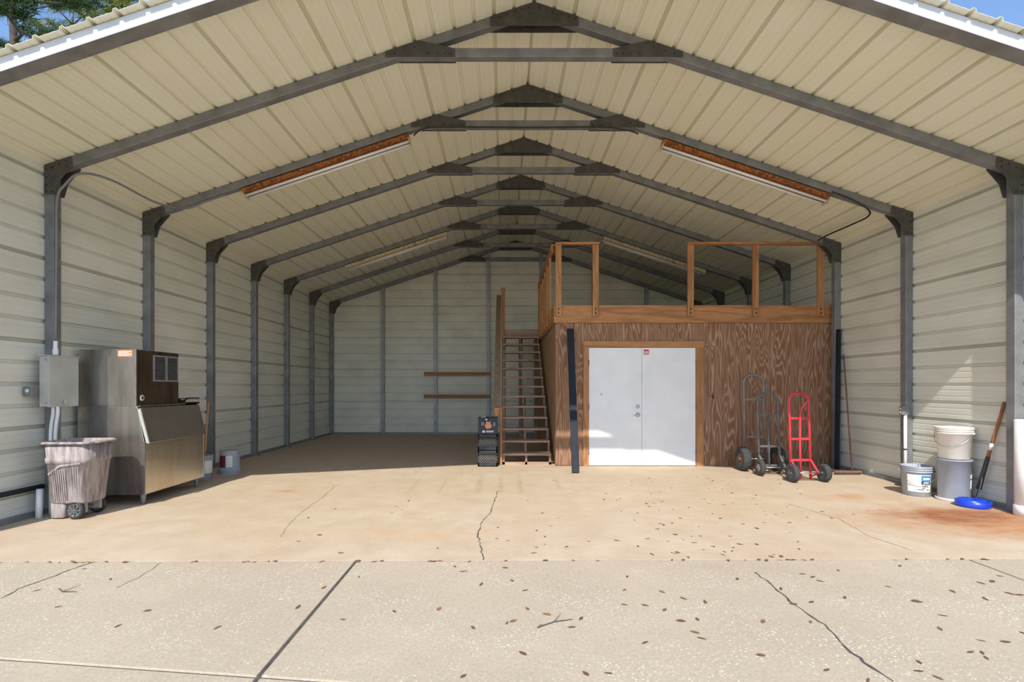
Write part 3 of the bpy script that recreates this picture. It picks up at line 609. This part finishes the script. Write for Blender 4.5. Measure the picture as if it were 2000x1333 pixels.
# ------------------------------------------------------------------ shovel, white pipe, outlet at right
sh = thing('shovel', 'long-handled digging shovel leaning on the right wall', 'shovel', (0, 0, 0))
A = Vector((5.545, 6.06, 0.06)); B = Vector((5.635, 5.80, 1.20)); dv = (B-A).normalized()
MB().tube([A + dv*0.36, B], [0.019, 0.018], 12).build('handle', MAT['handle'], sh)
MB().tube([A + dv*0.12, A + dv*0.30, A+dv*0.52], [0.030, 0.025, 0.022], 12).build('socket', MAT['print'], sh)
MB().tube([A + dv*0.60, A + dv*0.68], [0.0200, 0.0200], 12).build('handle_label', MAT['labelwhite'], sh)
for s_ in (-1, 1):
    sv = Vector((0.6, 0.8, 0)).normalized()*s_
    MB().add([A+dv*0.30+sv*0.01, A+dv*0.22+sv*0.05, A+sv*0.045+Vector((0, 0, -0.02)), A+dv*-0.04, A+dv*0.15+Vector((0.02, -0.012, 0))], [(0, 1, 4), (1, 2, 4), (2, 3, 4), (3, 0, 4)]).build('blade', MAT['gunmetal'], sh, solid=0.006)
pp = thing('white_pipe', 'white plastic pipe standing upright at the right edge', 'pipe', (5.55, 5.47, 0))
MB().lathe([(0.10, 0.0), (0.10, 1.02), (0.094, 1.02), (0.094, 0.0), (0.10, 0.0)], (0, 0, 0), 32).build('tube', MAT['pvc'], pp)
MB().lathe([(0.1005, 0.0), (0.108, 0.0), (0.108, 0.11), (0.1005, 0.115)], (0, 0, 0), 32).build('end_collar', MAT['pvc'], pp)
oc = thing('power_outlet', 'grey double outlet with white conduit on the right column', 'outlet', (0, 0, 0))
MB().box(5.475, 5.555, 7.07, 7.125, 0.985, 1.10).build('housing', MAT['greydark'], oc, bevel=0.005)
MB().box(5.455, 5.475, 7.07, 7.12, 0.99, 1.095).build('cover_plate', MAT['greydark'], oc)
for z in (1.02, 1.065): MB().box(5.452, 5.456, 7.083, 7.107, z-0.014, z+0.014).build('socket', MAT['pvc'], oc)
MB().tube([(5.525, 7.098, 0.05), (5.525, 7.098, 0.985)], 0.020, 12).build('conduit', MAT['pvc'], oc)
MB().tube([(5.525, 7.098, 0.50), (5.525, 7.098, 0.52)], 0.023, 12).build('strap', MAT['print'], oc)
MB().tube([(5.525, 7.098, 0.0), (5.525, 7.098, 0.05)], 0.023, 12).build('foot_fitting', MAT['rustbrown'], oc)
tag(MB().beam((5.50, 8.52, 0.0), (5.60, 8.63, 2.33), 0.055, 0.05, (0, 1, 0)).build('black_pole', MAT['navy'], bevel=0.004), 'tall black pole leaning upright beside the third right column', 'pole')
br = thing('push_broom', 'thin dark broom leaning on right wall by plywood room', 'broom', (0, 0, 0))
MB().tube([(5.42, 8.03, 0.05), (5.60, 8.5, 1.9)], 0.012, 10).build('handle', MAT['rustbrown'], br)
MB().box(5.14, 5.56, 8.0, 8.06, 0.03, 0.06).build('head', MAT['rustbrown'], br, bevel=0.004)
MB().box(5.16, 5.54, 8.005, 8.055, 0.0, 0.03).build('bristles', MAT['print'], br)

# ------------------------------------------------------------------ plywood room with loft deck
YO = 8.88; OL = 0.885; OR = 5.645; OB = 14.55; OH = 2.47; DK = 2.77
sc_ = 1006/YO
def ox(px): return (px-985)/sc_
room = thing('plywood_room', 'weathered plywood storage room with a loft deck on top', 'storage room', (0, 0, 0))
DX0, DX1, DH = ox(1150), ox(1358), 2.03
CX0, CX1 = DX0-0.10, DX1+0.12
def panel(xa, xb, za, zb, name='plywood_panel'):
    MB().box(xa+0.0015, xb-0.0015, YO, YO+0.016, za, zb).build(name, MAT['ply'], room, bevel=0.003)
panel(OL, CX0+0.02, 0.015, OH)
for a, b in ((CX0+0.02, ox(1228)), (ox(1228), ox(1322)), (ox(1322), ox(1412))): panel(a, b, DH+0.05, OH)
panel(CX1-0.02, ox(1412), 0.015, DH+0.05)
for a, b in ((1412, 1459), (1459, 1505), (1505, 1553), (1553, 1600)): panel(ox(a), ox(b), 0.015, OH)
panel(ox(1600), OR, 0.015, OH)
for y in (8.90, 10.12, 11.34, 12.56, 13.78):
    MB().box(OL, OL+0.016, y, min(y+1.217, OB), 0.015, OH).build('plywood_side_panel', MAT['plyside'], room, bevel=0.003)
MB().box(OL+0.02, 5.53, OB-0.02, OB, 0.015, OH).build('back_panel', MAT['plyside'], room)
MB().box(OL+0.03, OR, YO+0.017, YO+0.10, 0.0, 0.04).build('sill_plate', MAT['stair'], room)
MB().box(OL-0.035, OR, YO-0.04, YO, OH, DK).build('fascia_board', MAT['pine'], room, bevel=0.004)
MB().box(OL-0.035, OL, YO, OB, OH, DK).build('side_fascia_board', MAT['piney'], room, bevel=0.004)
MB().box(OL, 5.53, YO, OB, OH, DK-0.025).build('loft_floor', MAT['stairy'], room)
nb = 12; w_ = (5.53-OL)/5
for k in range(5): MB().box(OL+w_*k+0.002, OL+w_*(k+1)-0.002, YO, OB, DK-0.025, DK-0.005).build('loft_board', MAT['stairy'], room)
for xa, xb in ((CX0, DX0-0.004), (DX1+0.004, CX1+0.02)):
    MB().box(xa, xb, YO-0.022, YO+0.06, 0.0, DH+0.015).build('door_casing', MAT['pinez'], room, bevel=0.003)
MB().box(CX0, CX1+0.02, YO-0.022, YO+0.06, DH+0.015, DH+0.125).build('door_header', MAT['pine'], room, bevel=0.003)
# hooks and hasp beside the doors
MB().tube([(ox(1127), YO-0.03, 1.24), (ox(1131), YO-0.06, 1.27), (ox(1131), YO-0.05, 1.22), (ox(1127), YO-0.03, 1.20)], 0.008, 8).build('hook', MAT['chrome'], room)
hs = MB().box(ox(1383), ox(1392), YO-0.02, YO, 1.19, 1.26).build('hasp', MAT['rustbrown'], room, bevel=0.003)
MB().tube([(ox(1390), YO-0.025, 1.22), (ox(1393), YO-0.035, 1.17)], 0.013, 10).build('padlock', MAT['print'], hs)
DM = ox(1253.5)
for i, (xa, xb) in enumerate(((DX0, DM-0.002), (DM+0.002, DX1))):
    dn = thing('door_%d' % (i+1), 'white flat door leaf, the %s of the double door' % ('left one with knobs' if i == 0 else 'right one with small red sign'), 'door', kind='structure')
    MB().box(xa, xb, YO-0.012, YO+0.03, 0.012, DH+0.01).build('leaf', MAT['door'], dn, bevel=0.003)
    for z in (0.25, 1.02, 1.78):
        xh = xa-0.004 if i == 0 else xb+0.004
        MB().tube([(xh, YO-0.022, z-0.05), (xh, YO-0.022, z+0.05)], 0.008, 8).build('hinge', MAT['gunmetal'], dn)
    if i == 0:
        for z, rr2 in ((1.027, 0.030), (0.885, 0.034)):
            kb = MB().lathe([(0, -0.02), (rr2*0.7, -0.02), (rr2, -0.012), (rr2, 0)], (DM-0.075, YO-0.012, z), 18, 'y').build('lock_rose', MAT['chrome'], dn)
            if z < 0.9:
                MB().lathe([(0, -0.075), (0.02, -0.075), (0.028, -0.06), (0.022, -0.045), (0.011, -0.035), (0.011, -0.02)], (DM-0.075, YO-0.012, z), 18, 'y').build('door_knob', MAT['chrome'], kb)
                MB().tube([(DM-0.075, YO-0.065, z), (DM-0.15, YO-0.06, z-0.005)], 0.007, 8).build('lever', MAT['chrome'], kb)
        MB().lathe([(0, -0.004), (0.012, -0.004), (0.012, 0)], (DM-0.70, YO-0.012, 1.24), 10, 'y').build('viewer', MAT['galv'], dn)
    else:
        sg_ = MB().box(ox(1257), ox(1267), YO-0.0145, YO-0.012, 1.92, 2.01).build('notice', MAT['signred'], dn)
        MB().box(ox(1258), ox(1266), YO-0.016, YO-0.0145, 1.955, 1.975).build('notice_print', MAT['labelwhite'], sg_)
        MB().box(ox(1258), ox(1266), YO-0.016, YO-0.0145, 1.93, 1.94).build('notice_print', MAT['labelwhite'], sg_)
# loft railings
def railpost(r, x, y, z0=2.575, z1=3.80):
    o = MB().box(x-0.052, x+0.052, y-0.04, y, z0, z1).build('post', MAT['pinez'], r, bevel=0.004)
    for z in (2.63, 2.70): MB().lathe([(0, -0.006), (0.014, -0.006), (0.014, 0)], (x, y-0.04, z), 10, 'y').build('bolt', MAT['bolt'], o)
RY = YO-0.041
for (posts, lab_) in (((1090, 1162), 'short orange pine loft railing at the head of the room corner'), ((1346, 1472, 1598), 'longer orange pine loft railing with three posts at right')):
    r = thing('loft_railing', lab_, 'railing', group='pine railings around the loft')
    for p in posts: railpost(r, ox(p), RY)
    xa, xb = ox(posts[0])-0.055, ox(posts[-1])+0.058
    MB().box(xa, xb, RY-0.065, RY+0.025, 3.801, 3.84).build('top_rail', MAT['pine'], r, bevel=0.004)
r = thing('loft_railing', 'orange pine loft railing receding along the side above stairs', 'railing', group='pine railings around the loft')
xs = OL-0.036
for y in (9.35, 9.95, 10.55, 11.15, 11.75, 12.30):
    MB().box(xs-0.04, xs, y-0.045, y+0.045, 2.52, 3.80).build('post', MAT['pinez'], r, bevel=0.004)
MB().box(xs-0.04, xs+0.05, YO+0.03, 12.36, 3.801, 3.84).build('top_rail', MAT['piney'], r, bevel=0.004)
MB().box(xs-0.038, xs-0.002, YO+0.03, 12.36, 3.70, 3.80).build('rail_board', MAT['piney'], r)

# ------------------------------------------------------------------ staircase
stc = thing('staircase', 'open wooden staircase climbing to the loft beside the plywood room', 'stairs', (0, 0, 0))
SX0, SX1 = -0.075, 0.845; R_ = 0.198; T_ = 0.278; Y1 = 9.03
for k in range(1, 14):
    y = Y1 + T_*(k-1)
    MB().box(SX0+0.04, SX1-0.02, y, y+0.27, R_*k-0.038, R_*k).build('tread', MAT['stair'], stc, bevel=0.004)
YT = Y1 + T_*13
def stringer(x, w, drop=0.04, mat=None):
    a = 0.05; pts = [(Y1+0.02, 0.0), (Y1+0.30, 0.0), (YT+0.0, R_*14-0.32-drop), (YT, R_*13-drop)]
    # saw-tooth top edge under the treads
    saw = []
    for k in range(13, 0, -1): saw += [(Y1+T_*(k-1)+0.27, R_*k-0.039), (Y1+T_*(k-1)+0.02, R_*k-0.039)]
    MB().prism(pts[:3] + saw, x, x+w, 'x').build('stringer', MAT['stairy'], stc)
stringer(SX0+0.045, 0.038); stringer((SX0+SX1)/2-0.02, 0.038); stringer(SX1-0.06, 0.038)
MB().box(SX0, SX0+0.038, Y1-0.02, Y1+0.07, 0.0, 1.02).build('newel_post', MAT['pinez'], stc, bevel=0.004)
MB().box(SX0+0.045, SX1-0.02, Y1+0.02, Y1+0.06, 0.0, 0.045).build('base_board', MAT['stair'], stc)
MB().box(SX0, SX0+0.09, YT-0.02, YT+0.02, R_*13, 3.80).build('top_post', MAT['pinez'], stc, bevel=0.004)
MB().beam((SX0-0.060, Y1-0.02, 0.93), (SX0-0.060, YT, 3.60), 0.11, 0.045).build('handrail_board', MAT['stairy'], stc, bevel=0.004)
MB().box(SX0-0.105, SX0-0.002, Y1-0.045, Y1-0.022, 0.855, 1.0).build('rail_end', MAT['pinez'], stc)
MB().box(SX0+0.0, SX1, YT, YT+0.04, R_*13, DK).build('landing_joist', MAT['stair'], stc, bevel=0.004)
for k in range(4): MB().box(SX0, SX1, YT+0.042+k*0.29, YT+0.325+k*0.29, DK-0.04, DK).build('landing_board', MAT['stair'], stc)
for x in (SX0+0.02, 0.36, SX1-0.11): MB().box(x, x+0.09, YT+0.06, YT+0.15, 0.0, DK-0.045).build('support_post', MAT['stairz'], stc)
MB().box(0.36, 0.45, 10.9, 10.99, 0.0, 1.15).build('support_post', MAT['stairz'], stc)
# crates at the stair foot
def crate(z, lab_):
    o = thing('milk_crate', lab_, 'crate', (-0.285, 8.98, z), 0, 'crates stacked at the stair foot')
    w = 0.168; h = 0.275
    sh_ = MB().box(-w, w, -w, w, 0, 0.012)
    for sx in (-1, 1):
        for sy in (-1, 1): sh_.box(sx*w-0.02*(sx > 0), sx*w+0.02*(sx < 0), sy*w-0.02*(sy > 0), sy*w+0.02*(sy < 0), 0, h)
    for z0, z1 in ((0.0, 0.07), (0.185, 0.205), (h-0.05, h)):
        for s_ in (-1, 1):
            sh_.box(-w, w, s_*w-0.006*(s_ > 0), s_*w+0.006*(s_ < 0), z0, z1); sh_.box(s_*w-0.006*(s_ > 0), s_*w+0.006*(s_ < 0), -w, w, z0, z1)
    sh_.build('shell', MAT['crate'], o)
    gr = MB()
    for s_ in (-1, 1):
        for k in range(-3, 9):
            for d_ in (-1, 1):
                a = -0.15 + k*0.042; p = [a, a + d_*0.115]
                lo_, hi_ = 0.07, 0.185
                q0 = max(-0.15, min(0.15, p[0])); q1 = max(-0.15, min(0.15, p[1]))
                if abs(q1-q0) < 0.02: continue
                t0 = (q0-p[0])/(p[1]-p[0]); t1 = (q1-p[0])/(p[1]-p[0])
                gr.beam((q0, s_*(w-0.003), lo_+(hi_-lo_)*t0), (q1, s_*(w-0.003), lo_+(hi_-lo_)*t1), 0.006, 0.007, (0, 1, 0))
                gr.beam((s_*(w-0.003), q0, lo_+(hi_-lo_)*t0), (s_*(w-0.003), q1, lo_+(hi_-lo_)*t1), 0.006, 0.007, (1, 0, 0))
    gr.build('lattice', MAT['dullsteel'], o)
    return o
crate(0.0, 'bottom black plastic milk crate of stack by the stairs'); crate(0.277, 'upper black plastic milk crate, under the printed box')
bxo = thing('printed_box', 'black box with orange print on top of the crates', 'box', (-0.285, 8.98, 0.553))
MB().box(-0.165, 0.165, -0.15, 0.15, 0, 0.285).build('carton', MAT['crate'], bxo, bevel=0.004)
pr = MB().add([(x, -0.1512, z) for x, z in ((-0.02, 0.09), (0.06, 0.11), (0.075, 0.17), (0.045, 0.16), (0.05, 0.23), (0.01, 0.20), (-0.02, 0.235), (-0.03, 0.17), (-0.055, 0.15))], [tuple(range(9))]).build('orange_print', MAT['labelorange'], bxo)
for a in ((-0.11, -0.06, 0.15, 0.21), (0.09, 0.13, 0.14, 0.2)): MB().box(a[0], a[1], -0.1515, -0.15, a[2], a[3]).build('grey_print', MAT['gunmetal'], bxo)
for a in ((-0.09, -0.05, 0.03, 0.065), (-0.03, 0.10, 0.035, 0.045), (-0.03, 0.10, 0.052, 0.062), (-0.04, -0.01, 0.245, 0.265)): MB().box(a[0], a[1], -0.1515, -0.15, a[2], a[3]).build('white_print', MAT['labelwhite'], bxo)
MB().box(-0.12, -0.04, -0.05, 0.03, 0.285, 0.292).build('tape', MAT['labelwhite'], bxo)
# black plank leaning on the room
tag(MB().beam((1.125, 8.14, 0.012), (1.13, 8.815, 2.36), 0.115, 0.035, (0, 1, 0.3)).build('black_plank', MAT['navy'], bevel=0.004), 'long blue-black steel plank leaning on the room left of the doors', 'plank')
# timbers fixed to the back wall
for z, lab_ in ((1.735, 'upper brown timber rail fixed across back wall studs'), (1.09, 'lower brown timber rail fixed across back wall studs')):
    tag(MB().box(-2.30, -0.40, YB-0.14, YB-0.102, z-0.05, z+0.05).build('timber_rail', MAT['timber'], bevel=0.004), lab_, 'timber')

# ------------------------------------------------------------------ hand trucks (wheels towards the viewer)
def hand_truck(lab_, loc, rz, w, h, mat, rt, bars, track, wr, ww, top_r, wheelhub, center='straight', lean=0.07, curve=False):
    o = thing('hand_truck', lab_, 'hand truck', loc, rz, 'hand trucks by the plywood wall')
    ly = lambda z: 0.17 + lean*z
    hw = w/2; pts = [(-hw, ly(0.02), 0.02), (-hw, ly(h-top_r), h-top_r)]
    pts += [(x, ly(z), z) for x, z in arc(-hw+top_r, h-top_r, top_r, PI, PI/2, 6)[1:]]
    pts += [(x, ly(z), z) for x, z in arc(hw-top_r, h-top_r, top_r, PI/2, 0, 6)]
    pts += [(hw, ly(0.02), 0.02)]
    MB().tube(pts, rt, 10).build('frame_tube', mat, o)
    for z in bars: MB().beam((-hw, ly(z), z), (hw, ly(z), z), 0.014, 0.034).build('crossbar', mat, o, bevel=0.003)
    if center == 'straight': MB().tube([(0, ly(0.03), 0.03), (0, ly(max(bars)), max(bars))], rt*0.8, 8).build('center_bar', mat, o)
    elif center == 'bent':
        zb = max(bars)
        MB().tube([(0, ly(0.03), 0.03), (0.0, ly(0.5), 0.5), (0.0, ly(zb+0.08)-0.02, zb+0.08), (0.015, ly(zb+0.16)-0.05, zb+0.16), (0.085, ly(h-0.1)-0.08, h-0.10), (0.085, ly(h-0.03)-0.03, h-0.03), (0.06, ly(h), h)], rt*0.9, 10).build('center_handle', mat, o)
    MB().box(-hw-0.02, hw+0.02, 0.17, 0.36, 0.006, 0.014).build('toe_plate', MAT['rustbrown'], o)
    MB().tube([(-track/2, 0.0, wr), (track/2, 0.0, wr)], 0.009, 10).build('axle', MAT['chrome'], o)
    for s_ in (-1, 1):
        MB().beam((s_*hw, ly(0.30)-0.005, 0.30), (s_*(hw+0.0), 0.0, wr), 0.012, 0.03, (1, 0, 0)).build('axle_brace', mat, o)
        MB().beam((s_*hw, ly(0.04), 0.04), (s_*(hw+0.0), 0.0, wr), 0.012, 0.03, (1, 0, 0)).build('axle_brace', mat, o)
        wheel(o, (s_*track/2, 0, wr), wr, ww, 'x', wheelhub, 0, MAT['tyre'], 0.45)
    return o
hand_truck('bright red hand truck, rightmost of the three', (4.37, 7.40, 0), math.radians(4), 0.30, 1.27, MAT['red'], 0.019, (0.29, 0.60, 0.905), 0.47, 0.13, 0.085, 0.10, MAT['gunmetal'], 'bent', 0.04)
hand_truck('dark grey hand truck with rounded top, middle of the three', (4.17, 7.93, 0), math.radians(0), 0.32, 1.27, MAT['gunmetal'], 0.021, (0.13, 0.43, 0.916), 0.46, 0.125, 0.075, 0.15, MAT['chrome'], 'straight', 0.05)
hand_truck('tall worn grey hand truck with fat tyres, leftmost', (4.17, 8.39, 0), math.radians(0), 0.33, 1.56, MAT['dullsteel'], 0.021, (0.30, 0.536, 1.156), 0.56, 0.195, 0.13, 0.12, MAT['rustbrown'], 'none', 0.04)

# ------------------------------------------------------------------ fallen leaves and twigs
leafm = []
for kk in range(4):
    m = MB(); a = 0.5; w = (0.2, 0.26, 0.16, 0.22)[kk]; c = (0.10, 0.18, 0.06, 0.14)[kk]
    prof = [(-0.5, 0.02), (-0.3, w*0.7), (-0.05, w), (0.2, w*0.8), (0.4, w*0.35), (0.5, 0.01)]
    vs = []; fs = []
    for x, hw in prof:
        zc = c*(0.25-x*x)*-1+c*0.25
        vs += [(x, -hw, zc+c*0.9*hw*2), (x, 0, zc), (x, hw, zc+c*0.7*hw*2)]
    for i in range(5):
        fs += [(3*i, 3*i+1, 3*i+4, 3*i+3), (3*i+1, 3*i+2, 3*i+5, 3*i+4)]
    o = m.add(vs, fs, True).build('leaf', MAT['leaf2'] if kk == 3 else MAT['leaf'], None, fix=False); leafm.append(o)
spots = [(1225,1127),(1220,1153),(1293,1157),(1335,1170),(1258,1183),(1377,1177),(1440,1132),(1298,1192),(1026,1154),(1220,1182),(1068,1201),(1059,1222),(1135,1209),(1117,1226),(1030,1190),(1003,1214),(1330,1214),(1362,1211),(1357,1236),(1371,1248),(1490,1215),(1260,1256),(1021,1277),(1486,1281),(1144,1317),(1190,1316),(1614,1310),(1583,1216),(1650,1168),(1525,1151),(1549,1181),(1587,1128),(1602,1136),(1568,1122),(1637,1115),(1736,1147),(1758,1106),(1860,1156),(1916,1140),(1938,1137),(1971,1160),(1990,1163),(1925,1171),(1841,1203),(1836,1229),(1916,1252),(1964,1255),(1895,1275),(1918,1276),(1926,1286),(1795,1294),(1793,1312),(1832,1325),(1997,1237),(1791,1176),(1695,1330),(1585,1177),(1888,1096),(1953,1126),
         (72,1154),(115,1186),(288,1194),(231,1223),(425,1227),(216,1132),(632,1149),(701,1128),(582,1187),(670,1211),(857,1191),(924,1227),(905,1317+5),(940,1142),(888,1107),(905,1117),(986,1110),(1000,1135),(990,1218),(770,1195),(163,1112),
         (624,1046),(602,1012),(583,1058),(655,995),(666,1081),(785,996),(798,979),(765,1003),(774,990),(843,1016),(855,1072),(970,1053),(992,1057),(1048,1070),(972,1031),(1030,978),(1060,1003),(1048,1037),(1090,1013)]
rnd = random.Random(3)
for _ in range(118): spots.append((rnd.triangular(1010, 1700, 1330), rnd.uniform(930, 1090)))
for _ in range(55): spots.append((rnd.uniform(0, 1990), rnd.uniform(1095, 1100)))
for _ in range(14): spots.append((rnd.uniform(680, 1000), rnd.uniform(880, 930)))
used_l = set()
for i, (px, py) in enumerate(spots):
    z = AZ if py > 1100 else 0.0
    x, y = fp(px, py, z)
    if 1100 > py > 1093: y = ecy(x)-rnd.uniform(0.005, 0.035); z = AZ+0.001
    if y > 8.0 and x > 3.4: continue
    if not (-4.6 < x < 5.0): 
        if y > 4: continue
    k = rnd.choice((0, 0, 1, 2, 2, 3)); src = leafm[k]
    o = src if k not in used_l else src.copy()
    if k in used_l: COL.objects.link(o)
    used_l.add(k)
    ln = rnd.uniform(0.040, 0.068) if y < 4.0 else rnd.uniform(0.03, 0.06)
    o.location = (x, y, z+0.001); o.scale = (ln, ln, ln*0.8); o.rotation_euler = (rnd.uniform(-0.15, 0.15), rnd.uniform(-0.1, 0.1), rnd.uniform(0, 2*PI))
    colr = 'tan' if k == 3 else 'dark brown'
    if 1100 > py > 1093: tag(o, 'small dry %s leaf caught in the joint between driveway and floor' % colr, 'leaf', '%s leaves along the slab joint' % colr)
    elif py >= 1100: tag(o, 'small dry %s leaf lying on the pale speckled driveway' % colr, 'leaf', '%s leaves on the driveway' % colr)
    elif y > 7.7: tag(o, 'small dry %s leaf on the floor near the stair foot' % colr, 'leaf', '%s leaves near the stairs' % colr)
    elif x < 0.3: tag(o, 'small dry %s leaf on tan floor left of or near long crack' % colr, 'leaf', '%s leaves on the left half of the floor' % colr)
    else: tag(o, 'small dry %s leaf on the tan floor in front of the doors' % colr, 'leaf', '%s leaves in front of the doors' % colr)
for o in leafm:
    if 'label' not in o: bpy.data.objects.remove(o)
for pts, lab_ in (([(1050,1228),(1082,1217),(1118,1212)], 'thin forked grey twig on the driveway among leaves'), ([(115,1152),(122,1158),(150,1158)], 'small curled twig on the driveway at far left')):
    P = [(*fp(*p, AZ), AZ+0.006) for p in pts]; t = thing('twig', lab_, 'twig')
    MB().tube(P, [0.004, 0.003, 0.0015], 6).build('stem', MAT['bark'], t)
    q = Vector(P[1]); MB().tube([q, q+Vector((0.05, 0.09, 0.012))], [0.0025, 0.001], 6).build('side_shoot', MAT['bark'], t)

# ------------------------------------------------------------------ pine trees behind the roof on the left
def pine(loc, h, seed, mat, lab_, spread, zmin, nbr):
    rnd = random.Random(seed); t = thing('pine_tree', lab_, 'tree', loc)
    lean = Vector((rnd.uniform(-0.03, 0.03), rnd.uniform(-0.02, 0.02), 1))
    tr = [Vector((lean.x*z + 0.12*math.sin(z*0.5+seed), lean.y*z, z)) for z in [h*i/14 for i in range(15)]]
    MB().tube(tr, [0.20*(1-0.88*i/14) for i in range(15)], 10).build('trunk', MAT['bark'], t)
    nd = MB()
    for b in range(nbr):
        z = zmin + (h-zmin)*(b+0.5)/nbr; i = z/h*14; p0 = tr[int(i)].lerp(tr[min(int(i)+1, 14)], i-int(i))
        a = b*2.4 + rnd.uniform(-0.4, 0.4); ln = spread*(1.0 - 0.55*(z-zmin)/(h-zmin))*rnd.uniform(0.7, 1.1)
        dr = Vector((math.cos(a), math.sin(a), 0.35)); pts = [p0]
        for q in range(1, 6): pts.append(p0 + dr*ln*q/5 + Vector((rnd.uniform(-.08, .08), rnd.uniform(-.08, .08), 0.10*q*q/25*ln)))
        br_ = MB().tube(pts, [0.045, 0.036, 0.028, 0.02, 0.014, 0.007], 6)
        tips = [pts[5], pts[4], pts[3]]
        for q in (2, 3, 4):
            for s_ in (-1, 1):
                sd = Vector((-dr.y, dr.x, 0))*s_*rnd.uniform(0.4, 0.7) + dr*0.35 + Vector((0, 0, rnd.uniform(0.0, 0.35)))
                e_ = pts[q] + sd*ln*0.42; br_.tube([pts[q], pts[q].lerp(e_, 0.5)+Vector((0, 0, 0.03)), e_], [0.016, 0.012, 0.006], 5); tips += [e_, pts[q].lerp(e_, 0.65)]
        br_.build('branch', MAT['bark'], t)
        for tip in tips:
            for k in range(80):
                u = Vector((rnd.gauss(0, 1), rnd.gauss(0, 1), rnd.gauss(0.45, 0.8))).normalized(); L_ = rnd.uniform(0.16, 0.30)
                s0 = Vector((rnd.gauss(0, 0.06), rnd.gauss(0, 0.06), rnd.gauss(0, 0.04))); sd = u.cross(Vector((rnd.random(), rnd.random(), rnd.random()))).normalized()*0.010
                nd.add([tip+s0-sd, tip+s0+sd, tip+s0+u*L_], [(0, 1, 2)])
    tag(nd.build('needles', mat, t, fix=False), kind='stuff')
pine((-10.3, 11.0, -0.1), 12.0, 4, MAT['needle'], 'green pine tree behind the roof, nearest the left edge', 2.0, 7.2, 17)
pine((-12.0, 14.9, -0.1), 15.0, 9, MAT['needle_lit'], 'pine tree coloured sunlit yellow-green behind the roof, right of the other', 1.9, 9.6, 17)
pine((-15.6, 15.4, -0.1), 13.5, 14, MAT['needle'], 'far green pine tree low behind the left roof edge', 2.0, 7.5, 16)
